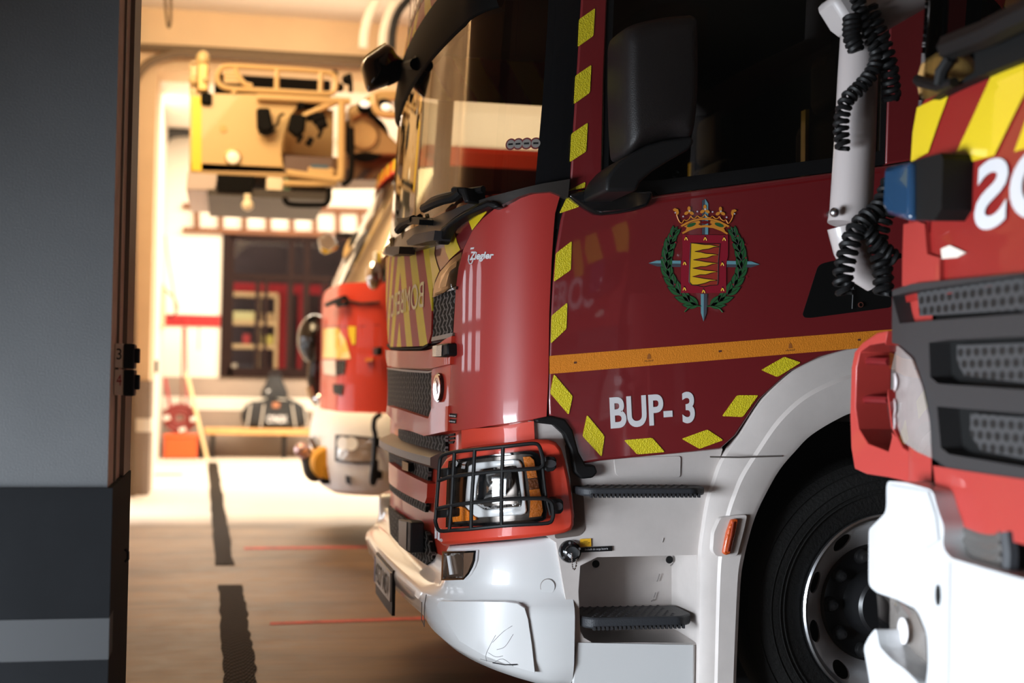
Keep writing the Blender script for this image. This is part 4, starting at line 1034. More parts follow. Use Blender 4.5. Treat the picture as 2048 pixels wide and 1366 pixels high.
# upper frame: front post and rear post, roof rail
patch('door_frame', D, [(1140, 380), (1147, 260), (1156, 120), (1163, 0), (1176, -260), (2000, -300), (1990, 300), (1840, 318), (1772, 329), (1782, 0), (1786, -150), (1226, -140), (1215, 0), (1209, 150), (1203, 374)], RED_SHADE, door, off=0.02, thick=DT, bevel=0.006)
patch('window_seal', D, [(1203, 372), (1209, 150), (1215, 0), (1226, -140), (1786, -150), (1782, 0), (1772, 328), (1700, 339), (1500, 365), (1316, 389), (1309, 381)], BLACK, door, off=0.012, thick=0.02,
      holes=[[(1216, 366), (1222, 150), (1228, 0), (1236, -130), (1772, -140), (1768, 0), (1760, 302), (1700, 311), (1500, 337), (1320, 360)]])
patch('side_window', D, [(1210, 372), (1220, 0), (1230, -135), (1780, -145), (1776, 0), (1766, 312), (1700, 322), (1500, 348), (1320, 372)], SIDEG, door, off=0.003)
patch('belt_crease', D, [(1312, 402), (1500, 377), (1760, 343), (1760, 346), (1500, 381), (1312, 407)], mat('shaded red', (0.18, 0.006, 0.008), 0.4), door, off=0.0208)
sq = MB().tube([D.px3(x, y, 0.004) for x, y in door_lo[:13]], 0.010, 6); sq.build('door_seal', BLACK, E1)
patch('door_edge', D, [(1136, 394), (1124, 428), (1113, 495), (1106, 560), (1102, 640), (1099, 720), (1098, 830), (1085, 833), (1090, 720), (1095, 600), (1102, 500), (1114, 425), (1128, 385)], BLACK, E1, off=-0.005, thick=0.01)
# mirror-bracket surround, mirror
mz = patch('mirror_base', D, [(1134, 389), (1164, 381), (1203, 372), (1260, 376), (1309, 381), (1306, 396), (1298, 412), (1270, 421), (1238, 427), (1205, 430), (1190, 428), (1174, 419), (1150, 403)], GLOSSB, E1, off=0.05, thick=0.04, bevel=0.012, seg=3)
def mirror():
    DM = Plane('Y', SY-0.30)
    m = MB()
    arm = [DM.px3(*p) for p in c12((350, 1110), (380, 1060), (430, 1005), (490, 960), (600, 900), (700, 870), (880, 840), (900, 880), (860, 930), (760, 985), (640, 1060), (560, 1130), (540, 1185), (345, 1190))]
    m.prism(arm, (0, 0.26, 0)); m.build('mirror_arm', BLACK, mz, bevel=0.03, seg=4)
    h = fillet([DM.hit(*p) for p in c12((462, 210), (480, 150), (560, 112), (720, 80), (895, 66), (932, 95), (937, 500), (925, 700), (905, 830), (880, 868), (760, 850), (600, 905), (482, 968), (468, 760), (460, 480))], 0.03)
    m = MB()
    n = len(h); cx = sum(a for a, b in h)/n; cz = sum(b for a, b in h)/n
    rows = [(0.16, 1.0), (0.10, 1.0), (0.03, 0.985), (-0.01, 0.95), (-0.035, 0.86), (-0.045, 0.70)]
    vs = [Vector((cx+(a-cx)*s, SY-0.28+dy, cz+(b-cz)*s)) for dy, s in rows for a, b in h]
    fs = [(i*n+j, i*n+(j+1) % n, (i+1)*n+(j+1) % n, (i+1)*n+j) for i in range(len(rows)-1) for j in range(n)]
    fs += [tuple(range(n-1, -1, -1)), tuple((len(rows)-1)*n+j for j in range(n))]
    o = mk('mirror_housing', vs, fs, mat('mirror shell', (0.012, 0.010, 0.010), 0.42, spec=0.3, bump=0.2, bscale=350), mz, angle=60)
mirror()
# reflective diamonds
marks = [c12((180, 120), (280, 50), (270, 222), (172, 292)), c12((157, 470), (257, 402), (248, 575), (147, 647)), c12((132, 830), (235, 760), (225, 940), (122, 1007)), c12((110, 1185), (220, 1127), (217, 1165)), [(1134, 394), (1158.7, 413.5), (1118.4, 427)],
         c6((1115, 360), (1205, 290), (1200, 455), (1103, 523)), c6((1090, 715), (1180, 640), (1175, 790), (1085, 875)), c8((52, 203), (123, 287), (108, 357), (38, 275)), c8((177, 357), (243, 437), (232, 515), (160, 437)), c8((316, 452), (422, 443), (470, 497), (366, 506)), c8((533, 447), (630, 412), (690, 452), (600, 485)), c8((685, 362), (742, 283), (822, 283), (763, 365)), c8((832, 188), (920, 138), (982, 160), (893, 215))]
for q in marks: patch('reflective_marker', D, q, YEL, door, off=0.0225, r=0.006, thick=0.001)
for q in ([(1103, 284), (1108, 250), (1100, 245)],): pass
bandp = [(1099, 711.8), (1850, 653.5), (1850, 685.5), (1099, 748)]
ob = patch('orange_band', D, bandp, ORANGE, door, off=0.0215)
for x, y in c8((133, 160), (678, 117), (1201, 74)):
    patch('band_mark', D, [(x-3, y-1.5), (x+3, y-2), (x+3, y+2), (x-3, y+2.5)], mat('dark print', (0.12, 0.04, 0.02), 0.6), door, off=0.0222)
for x, y in c8((410, 140), (942, 100)):
    patch('band_emblem', D, [(x-4, y+4), (x-3, y-4), (x, y-8), (x+3, y-4), (x+4, y+3)], mat('brown print', (0.38, 0.12, 0.02), 0.6), door, off=0.0222)
    lettering('band_print', 'VALLADOLID', D, [(x-9, y+6.5), (x+9, y+5), (x+9, y+8), (x-9, y+9.5)], MATS['dark print'], door, off=0.0222, bold=0)
lettering('unit_number', 'BUP- 3', D, [(1218.5, 794.5), (1388, 782.5), (1390.5, 845.5), (1221.5, 858)], LETTER, door, off=0.0225, bold=0.028)
# handle recess
hr = patch('handle_recess', D, c9((1350, 595), (1375, 572), (1440, 555), (1790, 510), (1850, 505), (1850, 870), (1300, 942), (1262, 940), (1247, 920)), mat('recess black', (0.006, 0.006, 0.006), 0.3), door, off=0.0225, thick=0.002, r=0.012)
MB().tube([D.px3(x, y, 0.03) for x, y in c9((1600, 600), (1585, 880))], 0.002, 4).build('recess_seam', DGREY, hr)
u, z = D.hit(*c9((1618, 855))[0]); MB().lathe([(0, 0.009), (0.004, 0.009), (0.004, 0.006)], (u, SY-0.025, z), (0, -1, 0), 16).build('lock', mat('brown lock', (0.1, 0.03, 0.02), 0.4), hr)
u, z = D.hit(*c9((1412, 240))[0]); MB().lathe([(0, 0.012), (0.015, 0.012), (0.02, 0.004), (0.02, 0.0)], (u, SY-0.02, z), (0, -1, 0), 16).build('door_stud', BRUSH, door)

# ---- coat of arms
def arms():
    ce = cr(1280, 390, 260/1366)
    GRN = mat('laurel green', (0.02, 0.115, 0.035), 0.5); DK = mat('outline dark', (0.02, 0.006, 0.008), 0.6); CRIM = mat('crimson film', (0.30, 0.008, 0.025), 0.5)
    GOLD = mat('gold film', (0.75, 0.28, 0.03), 0.5); FL = mat('flame yellow', (0.85, 0.50, 0.02), 0.5); TERR = mat('field red', (0.36, 0.035, 0.02), 0.5)
    STL = mat('blade blue', (0.16, 0.36, 0.42), 0.5); STD = mat('blade shade', (0.07, 0.075, 0.095), 0.5); PEARL = mat('pearl', (0.65, 0.6, 0.65), 0.4)
    root = patch('coat_of_arms', D, ce((445, 418), (925, 422), (925, 640), (905, 720), (905, 1030), (430, 1030), (430, 720), (446, 640)), CRIM, door, off=0.0232)
    def p(name, q, m, off): return patch(name, D, ce(*q), m, door, off=off)
    def outl(q, r=0.0016, off=0.0236, closed=True):
        return MB().tube([D.px3(x, y, off) for x, y in ce(*q)], r, 4, closed=closed)
    # swords under everything
    p('sword', ((88, 716), (175, 688), (428, 690), (428, 722)), STL, 0.0226); p('sword', ((88, 718), (428, 722), (428, 757), (180, 752)), STD, 0.0226)
    p('sword', ((912, 692), (1170, 698), (1258, 730), (912, 728)), STL, 0.0226); p('sword', ((912, 728), (1258, 731), (1165, 762), (912, 758)), STD, 0.0226)
    p('sword', ((638, 1040), (670, 1040), (668, 1330), (640, 1240)), STL, 0.0236); p('sword', ((670, 1040), (704, 1040), (700, 1240), (668, 1330)), STD, 0.0236)
    p('sword', ((652, 60), (684, 40), (684, 415), (652, 415)), STD, 0.0226); p('sword', ((684, 40), (716, 90), (716, 415), (684, 415)), STL, 0.0226)
    # shield with flames
    p('shield_field', ((532, 505), (838, 512), (822, 700), (820, 900), (812, 945), (668, 965), (540, 945), (515, 915), (525, 640)), TERR, 0.0238)
    flame = [(532, 505), (600, 510), (680, 522), (740, 522), (800, 535), (835, 545), (780, 548), (720, 568), (660, 575), (575, 595), (640, 600), (690, 614), (760, 618), (822, 630), (760, 640), (700, 662), (650, 664), (560, 682), (630, 690), (690, 702), (760, 710), (818, 718), (760, 728), (690, 752), (640, 752), (552, 770), (620, 780), (690, 792), (750, 796), (815, 806), (750, 820), (690, 838), (630, 838), (550, 858), (620, 868), (690, 880), (750, 886), (812, 898), (740, 905), (680, 928), (600, 945), (545, 945), (518, 915), (520, 800), (528, 640)]
    p('flame', flame, FL, 0.0242)
    m = outl(flame, 0.0013, 0.0243); m.tube([D.px3(x, y, 0.0241) for x, y in ce((532, 505), (838, 512), (822, 700), (820, 900), (812, 945), (740, 950), (668, 965), (600, 950), (540, 945), (515, 915), (525, 640))], 0.0013, 4, closed=True); m.build('shield_outline', DK, door)
    for x, y in ((485, 460), (686, 462), (885, 465), (470, 720), (866, 728), (468, 988), (868, 994), (668, 1014)):
        q = MB()
        for s in (-1, 1): q.tube([D.px3(a, b, 0.0236) for a, b in ce((x+s*2, y-16), (x+s*12, y+4), (x+s*14, y+16))], 0.0014, 4)
        q.tube([D.px3(a, b, 0.0236) for a, b in ce((x-12, y+2), (x+12, y+2))], 0.0012, 4); q.build('castle', FL, door)
        p('castle_top', ((x-6, y-32), (x+6, y-32), (x+8, y-14), (x-8, y-14)), DK, 0.0236)
    # crown
    band_o = [(425, 322), (490, 285), (560, 258), (640, 243), (690, 241), (760, 248), (840, 272), (942, 325), (925, 340), (840, 295), (760, 268), (690, 260), (620, 263), (540, 282), (440, 335)]
    p('crown_band', band_o, GOLD, 0.0238)
    p('crown_band', ((440, 395), (520, 352), (600, 325), (690, 314), (780, 328), (860, 358), (925, 402), (915, 416), (850, 378), (770, 348), (690, 338), (600, 348), (520, 375), (450, 410)), GOLD, 0.0238)
    p('crown_band', ((462, 330), (545, 288), (620, 268), (640, 288), (612, 306), (640, 322), (560, 342), (478, 372), (490, 345)), GOLD, 0.0236)
    p('crown_band', ((905, 330), (820, 288), (750, 268), (725, 288), (758, 306), (730, 322), (810, 342), (895, 378), (880, 350)), GOLD, 0.0236)
    for cx, s in ((540, -1), (832, 1)):
        q = [(cx+48*math.cos(2*PI*k/16)-0.0*s, 314+20*math.sin(2*PI*k/16)+s*14*math.cos(2*PI*k/16)) for k in range(16)]
        p('crown_jewel', q, GRN, 0.0240)
    p('crown_jewel', ((625, 288), (685, 268), (745, 288), (685, 308)), MATS['shaded red'], 0.0240)
    w = MB()
    arcs = [(385, 205), (400, 250), (420, 285), (445, 292), (465, 262), (490, 268), (520, 250), (535, 222), (550, 240), (580, 243), (605, 220), (630, 236), (665, 228), (684, 205), (702, 228), (740, 238), (762, 222), (790, 243), (820, 245), (835, 225), (850, 250), (880, 270), (905, 262), (925, 298), (950, 280), (970, 240), (978, 205)]
    w.tube(smooth_path([D.px3(x, y, 0.0238) for x, y in ce(*arcs)], 3), 0.0017, 4)
    w.build('crown_wire', GOLD, door)
    def circ(x, y, r, n=14): return [(x+r*math.cos(2*PI*k/n), y+r*math.sin(2*PI*k/n)) for k in range(n)]
    for x, y in ((515, 175), (682, 158), (845, 180)):
        q = []
        for k in range(60):
            a = 2*PI*k/60; r = 30+26*max(0, math.cos(3*(a-PI/2)+PI))**0.7 if False else 32+24*math.cos(3*(a+PI/2)); q.append((x+r*math.cos(a), y+r*math.sin(a)))
        p('crown_leaf', q, GOLD, 0.0240); p('crown_pearl', circ(x+4, y-8, 10), PEARL, 0.0243)
    p('crown_leaf', ((345, 150), (365, 138), (400, 150), (410, 185), (398, 212), (380, 205), (375, 175), (350, 165)), GOLD, 0.0240)
    p('crown_leaf', ((1015, 160), (995, 150), (965, 158), (955, 190), (962, 215), (982, 210), (988, 182), (1010, 172)), GOLD, 0.0240)
    for x, y in ((453, 226), (602, 174), (762, 178), (910, 234)): p('crown_pearl', circ(x, y, 9), PEARL, 0.0243)
    for x, y in ((370, 186), (993, 198)): p('crown_pearl', circ(x, y, 8), PEARL, 0.0243)
    # laurel: paired leaves along two curved stems
    def leaf(lv, x, y, ang, ln, wd):
        pts = []
        for k in range(9):
            t = k/8; pts.append((t*ln, wd*math.sin(PI*t**0.8)))
        pts += [(a, -b) for a, b in reversed(pts[1:-1])]
        c, s = math.cos(ang), math.sin(ang)
        q = [(x+a*c-b*s, y+a*s+b*c) for a, b in pts]
        p('laurel_leaf', [((a-x)*1.07+x, (b-y)*1.07+y) for a, b in q], DK, 0.0224)
        p('laurel_leaf', q, GRN, 0.0229)
        lv.tube([D.px3(a, b, 0.0231) for a, b in ce((x, y), (x+ln*0.75*c, y+ln*0.75*s))], 0.0009, 4)
    left = [(610, 1165), (520, 1125), (430, 1050), (360, 960), (310, 870), (280, 780), (278, 690), (290, 600), (310, 520), (340, 440), (365, 385)]
    for side in (0, 1):
        lv = MB()
        st = [(a if side == 0 else 1345-a, b+(0 if side == 0 else 2)) for a, b in left]
        for i in range(len(st)-1):
            (x0, y0), (x1, y1) = st[i], st[i+1]; a = math.atan2(y1-y0, x1-x0)
            ln = 165 if i < 3 else 148 if i < 8 else 118
            for s in (-1, 1):
                leaf(lv, x0, y0, a+s*0.36, ln, 35 if i < 8 else 27)
        leaf(lv, *st[-1], math.atan2(st[-1][1]-st[-2][1], st[-1][0]-st[-2][0]), 60, 16)
        tip = [(640, 1168), (580, 1165), (520, 1180), (470, 1228)] if side == 0 else [(700, 1168), (770, 1170), (830, 1190), (868, 1232)]
        MB().tube(smooth_path([D.px3(x, y, 0.0231) for x, y in ce(*tip)], 3), 0.0022, 4).build('laurel_stem', GRN, door)
        for x, y in ((316, 430), (238, 520), (232, 660), (222, 862), (365, 940), (375, 500)): p('laurel_berry', circ(x if side == 0 else 1345-x, y, 9), MATS['crimson film'], 0.0232)
        lv.build('laurel_vein', DK, door)
arms()

# ---- white step panel, steps, fender
cav = c8((152, 925), (215, 893), (590, 884), (590, 1215), (195, 1213), (165, 1195), (152, 1170), (145, 1020))
panel = [(1062, 846), (1098, 846), (1112, 852), (1130, 872), (1150, 925), (1170, 950), (1210, 930), (1440, 905), (1500, 880), (1560, 800), (1460, 930), (1425, 965), (1410, 1010), (1400, 1065), (1396, 1120), (1394, 1288), (1392, 1420), (1150, 1400), (1150, 1300), (1138, 1240), (1112, 1085), (1105, 1060), (1100, 1050)]
panel = [(1060, 842), (1100, 842), (1200, 870), (1440, 870), (1445, 900), (1432, 945), (1415, 985), (1403, 1050), (1397, 1120), (1394, 1288), (1392, 1420), (1150, 1420), (1150, 1300), (1138, 1240), (1112, 1085), (1075, 1060), (1060, 1000)]
side = patch('step_panel', D, panel, WHITE_WARM, E1, off=-0.004, thick=0.03, holes=[cav], r=0.0, bevel=0.006)
def recess():
    P = D.uz(cav, -0.004); n = len(P); dep = 0.20
    vs = [D.ev(u, z, -0.006) for u, z in P]
    cx = sum(u for u, z in P)/n; cz = sum(z for u, z in P)/n
    vs += [D.ev(cx+(u-cx)*0.9+0.02, cz+(z-cz)*0.93, -dep+0.03) for u, z in P]
    vs += [D.ev(cx+(u-cx)*0.86+0.02, cz+(z-cz)*0.90, -dep) for u, z in P]
    fs = [(k*n+i, k*n+(i+1) % n, (k+1)*n+(i+1) % n, (k+1)*n+i) for k in range(2) for i in range(n)] + [tuple(2*n+i for i in range(n))]
    mk('step_recess', vs, fs, WHITE_WARM, side, angle=30)
    for x, y in c8((210, 918), (487, 902)):
        p = onY(x, y, SY+0.18); MB().lathe([(0, 0.013), (0.006, 0.011), (0.006, 0)], p, (0, -1, 0), 14).build('plug_cap', BLACK, side)
    sc = MB()
    for a, b in (((450, 955), (440, 985)), ((435, 1025), (428, 1045)), ((465, 820), (460, 836)), ((430, 1050), (418, 1058)), ((500, 915), (490, 925))):
        (x0, y0), (x1, y1) = c8(a)[0], c8(b)[0]; sc.tube([onY(x0, y0, SY+0.19 if a[1] > 900 else SY+0.003), onY(x1, y1, SY+0.19 if a[1] > 900 else SY+0.003)], 0.002, 4)
    sc.build('scuff_mark', mat('grey scuff', (0.3, 0.27, 0.26), 0.8), side)
recess()
def step(name, front, y_front, depth, zc):
    """front: px points of the tread's front upper edge (left, right) and drop in px"""
    (xl, yl), (xr, yr), drop = front
    a, b = onY(xl, yl, y_front), onY(xr, yr, y_front); z1 = (a.z+b.z)/2; z0 = z1-(onY(xl, yl, y_front).z-onY(xl, yl+drop, y_front).z)
    pl = fillet([(a.x, y_front+0.03), (a.x+0.03, y_front), (b.x-0.05, y_front), (b.x, y_front+0.05), (b.x, y_front+depth), (a.x, y_front+depth)], 0.02)
    o = MB().prism([Vector((x, y, z0)) for x, y in pl], (0, 0, z1-z0)).build(name, GREYP, E1, bevel=0.006)
    st = MB(); i = 0
    nx = int((b.x-a.x-0.06)/0.026)
    for k in range(nx):
        for j in range(int(depth/0.026)):
            x = a.x+0.035+k*0.026+(0.013 if j % 2 else 0); y = y_front+0.02+j*0.026
            if x > b.x-0.03 or y > SY+0.18: continue
            h = 0.0035; w = 0.0085
            st.add([(x-w, y, z1), (x, y-w*0.6, z1), (x+w, y, z1), (x, y+w*0.6, z1), (x, y, z1+h)], [(0, 1, 4), (1, 2, 4), (2, 3, 4), (3, 0, 4)])
    st.build('tread_studs', DGREY, o, smooth=False)
    te = MB()
    for k in range(int((b.x-a.x)/0.014)):
        x = a.x+0.03+k*0.014
        if x < b.x-0.04: te.box((x, y_front-0.004, z0-0.004), (x+0.007, y_front+0.01, z0+0.008))
    te.build('tread_teeth', DGREY, o, smooth=False)
step('upper_step', (c8((155, 632))[0], c8((643, 632))[0], 17), SY-0.10, 0.16, 0)
step('lower_step', (c8((166, 1118))[0], c8((590, 1118))[0], 22), SY-0.035, 0.21, 0)
# panel under door, small details
patch('flush_cover', D, c8((278, 520), (530, 512), (528, 592), (300, 590), (285, 580)), WHITE_WARM, side, off=0.0, thick=0.004, bevel=0.002, r=0.01)
patch('sill_panel', D, c8((140, 1214), (583, 1222), (582, 1400), (120, 1400), (128, 1290)), WHITE, side, off=0.006, thick=0.01, bevel=0.006)
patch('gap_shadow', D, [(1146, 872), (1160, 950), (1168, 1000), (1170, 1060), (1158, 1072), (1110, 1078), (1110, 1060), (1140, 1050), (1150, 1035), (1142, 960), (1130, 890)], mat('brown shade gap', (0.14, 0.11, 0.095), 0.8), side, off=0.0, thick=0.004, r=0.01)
db = MB().prism([D.px3(x, y, 0.03) for x, y in [(1072, 838), (1100, 832), (1130, 838), (1146, 860), (1158, 905), (1172, 930), (1190, 930), (1196, 945), (1186, 956), (1164, 958), (1150, 945), (1142, 900), (1128, 868), (1108, 850), (1074, 846)]], (0, 0.05, 0)).build('door_sill_seal', BLACK, E1, bevel=0.006)
# charging socket
def socket():
    p = onY(1140, 1103, SY-0.002)
    o = MB().lathe([(-0.01, 0.036), (0.006, 0.036), (0.012, 0.033), (0.014, 0.026), (0.03, 0.024), (0.034, 0.019), (0.034, 0)], p, (0, -1, 0), 32).build('charging_socket', GLOSSB, E1)
    for a in (100, 20, 215, 305):
        q = p+Vector((0.029*math.cos(math.radians(a)), -0.013, 0.029*math.sin(math.radians(a)))); MB().lathe([(0, 0.004), (0.002, 0.004), (0.002, 0)], q, (0, -1, 0), 10).build('screw', BRUSH, o)
    S = Plane('Y', SY)
    patch('socket_tag', S, cr(1100, 1060, 0.078125)((480, 600), (540, 655), (520, 725), (440, 645)), LETTER, o, off=0.038, thick=0.001)
    b = MB()
    for x, y in cr(1100, 1060, 0.078125)((555, 600), (560, 640), (562, 690), (563, 730), (564, 775), (566, 830), (572, 885), (575, 935), (590, 985), (620, 1010), (645, 980), (660, 930), (668, 905), (675, 850), (672, 800), (690, 750)):
        b.ball(D.px3(x, y, 0.04), 0.003, 8, 6)
    b.build('bead_chain', CHROME, o)
    y = patch('notice_sticker', D, [(1160, 1078), (1182, 1077), (1182.5, 1093), (1160.5, 1094.5)], mat('yellow sticker', (0.85, 0.45, 0.02), 0.5), E1, off=0.001)
    for i, (t, w) in enumerate((('CUIDADO', 4), ('DESCONECTAR', 8), ('230V 24V', 7))): lettering('notice_print', t, D, [(1171-w*1.1, 1082+i*2.6), (1171+w*1.1, 1081.6+i*2.6), (1171+w*1.1, 1083.6+i*2.6), (1171-w*1.1, 1084+i*2.6)], BLACK, y, off=0.0016, bold=0)
    k = patch('socket_label', D, [(1161, 1095), (1224, 1092), (1224.5, 1102), (1161.5, 1105)], BLACK, E1, off=0.0015)
    lettering('label_print', 'Enchufe de carga bateria', D, [(1170, 1097.2), (1216, 1095), (1216, 1100), (1170, 1102.2)], LETTER, k, off=0.002, bold=0.0)
socket()
# fender
def fender():
    out = [(1391, 1420), (1393, 1288), (1396, 1120), (1402, 1060), (1412, 1000), (1424, 962), (1440, 920), (1475, 868), (1520, 798), (1580, 743), (1640, 713), (1705, 695), (1790, 688)]
    inn = [(1460, 1420), (1463, 1320), (1470, 1171), (1476, 1120), (1489, 1065), (1502, 1025), (1521, 985), (1548, 938), (1580, 900), (1611, 869), (1664, 837), (1702, 823), (1790, 812)]
    def sm(P): return [(p.x, p.y) for p in smooth_path([Vector((a, b, 0)) for a, b in P], 4)]
    O = sm(out); I = sm(inn)
    O += [(2*1790-a, b) for a, b in reversed(O[:-1])]; I += [(2*1790-a, b) for a, b in reversed(I[:-1])]
    f = ring('fender', D, O, I, [(0.0, -0.02), (0.0, 0.012), (0.02, 0.02), (0.22, 0.035), (0.40, 0.040), (0.46, 0.050), (0.9, 0.052), (1.0, 0.045), (1.0, -0.02)], WHITE_WARM, E1, angle=25)
    ring('wheel_well', D, O, I, [(1.0, -0.02), (0.93, -0.02), (0.93, -0.45)], BLACKM, f)
    k = len(O)
    patch('well_back', D, [I[i] for i in range(0, k, 3)], mat('well dark', (0.006, 0.006, 0.006), 0.9), f, off=-0.44)
    mlp = c8((735, 735), (780, 733), (768, 790), (742, 888), (665, 890), (650, 870), (655, 800), (680, 745))
    patch('lamp_pod', D, mlp, WHITE_WARM, f, off=0.066, thick=0.03, bevel=0.012, seg=3, r=0.01)
    l = patch('side_marker', D, c8((722, 752), (742, 747), (748, 755), (738, 800), (718, 880), (700, 886), (690, 878), (705, 800)), mat('orange marker', (0.55, 0.08, 0.01), 0.3, coat=0.5, bump=0.5, bscale=120), f, off=0.082, thick=0.02, bevel=0.005)
    MB().tube([D.px3(x, y, 0.087) for x, y in c8((728, 760), (720, 810), (706, 872))], 0.003, 6).build('marker_rim', mat('dark orange', (0.25, 0.03, 0.01), 0.4), f)
    sm_ = MB().tube([D.px3(x, y, 0.054) for x, y in c8((640, 515), (750, 517), (912, 512))], 0.0025, 4); sm_.build('fender_seam', MATS['dark seam'], f)
fender()
# front wheel
def wheel():
    c0 = onY(1786, 1217, SY+0.02); R = 0.507; c = Vector((c0.x, SY, R)); dz = c0.z-R
    c.z = c0.z; Rg = c.z
    prof = [(0.30, 0.30), (0.29, 0.40), (0.27, Rg-0.05), (0.24, Rg-0.012), (0.20, Rg), (0.10, Rg), (0.05, Rg-0.010), (0.03, Rg-0.035), (0.012, Rg-0.06), (0.006, Rg-0.10), (0.010, Rg-0.13), (0.018, Rg-0.17), (0.028, 0.312), (0.04, 0.30)]
    m = MB().lathe(prof, c+Vector((0, 0.03, 0)), (0, 1, 0), 96)
    t = m.build('front_wheel', RUBBER, E1)
    g = MB()
    for k in range(8):
        r = Rg-0.045-k*0.014
        pass
    for r, h in ((Rg-0.036, 0.025), (Rg-0.075, 0.008), (Rg-0.105, 0.005), (Rg-0.118, 0.005)):
        g.tube([c+Vector((r*math.cos(a), 0.03+h-0.001, r*math.sin(a))) for a in [2*PI*k/96 for k in range(96)]], 0.002, 5, closed=True)
    g.build('tyre_ridge', RUBBER, t)
    # rim with hand holes on a dished cone
    def yr(r): return 0.06+0.09*max(0, min(1, (0.300-r)/0.10))**1.3 if r < 0.300 else 0.045
    holes = []
    for k in range(10):
        a = math.radians(126+36*k); h = []
        for j in range(18):
            q = 2*PI*j/18; rr = 0.262+0.026*math.sin(q)*1.0; th = a+0.038/0.262*math.cos(q)
            h.append((rr*math.cos(th), rr*math.sin(th)))
        holes.append(h)
    def circ(r, n): return [(r*math.cos(2*PI*k/n), r*math.sin(2*PI*k/n)) for k in range(n)]
    pts = [(r*math.cos(2*PI*k/90+r), r*math.sin(2*PI*k/90+r)) for r in (0.21, 0.22, 0.23, 0.292) for k in range(90)]
    V, Fc = triang(circ(0.300, 120), [circ(0.198, 90)]+holes, pts)
    vs = [c+Vector((x, yr(math.hypot(x, z)), z)) for x, z in V]; k0 = len(vs)
    vs += [v+Vector((0, 0.012, 0)) for v in vs]
    cnt = set((t_[i], t_[(i+1) % 3]) for t_ in Fc for i in range(3))
    fs = [tuple(x) for x in Fc] + [tuple(i+k0 for i in t_[::-1]) for t_ in Fc] + [(b, a, a+k0, b+k0) for a, b in cnt if (b, a) not in cnt]
    rim = mk('rim', vs, fs, STEEL, t)
    MB().lathe([(0.09, 0.285), (0.05, 0.292), (0.032, 0.300), (0.030, 0.308), (0.036, 0.314), (0.05, 0.314)], c, (0, 1, 0), 96).build('rim_flange', BRUSH, t)
    MB().lathe([(0.16, 0.0), (0.16, 0.29), (0.2, 0.29)], c, (0, 1, 0), 48).build('brake_drum', mat('drum dark', (0.012, 0.012, 0.012), 0.6), t)
    MB().lathe([(0.16, 0.205), (0.145, 0.200), (0.140, 0.192), (0.143, 0.185), (0.150, 0.150), (0.146, 0.120), (0.10, 0.112), (0.06, 0.105), (0.05, 0.095), (0.05, 0.0)], c, (0, 1, 0), 64).build('hub', mat('hub black', (0.010, 0.010, 0.011), 0.35), t)
    for k in range(10):
        a = math.radians(181+36*k); q = c+Vector((0.167*math.cos(a), 0.15, 0.167*math.sin(a)))
        MB().lathe([(0.0, 0.027), (-0.012, 0.026), (-0.018, 0.021), (-0.032, 0.020), (-0.042, 0.013), (-0.046, 0.0)], q, (0, 1, 0), 18).build('wheel_nut', mat('nut cap %d' % k, (0.02, 0.02, 0.021), 0.3) if k == 0 else MATS['nut cap 0'], t)
wheel()

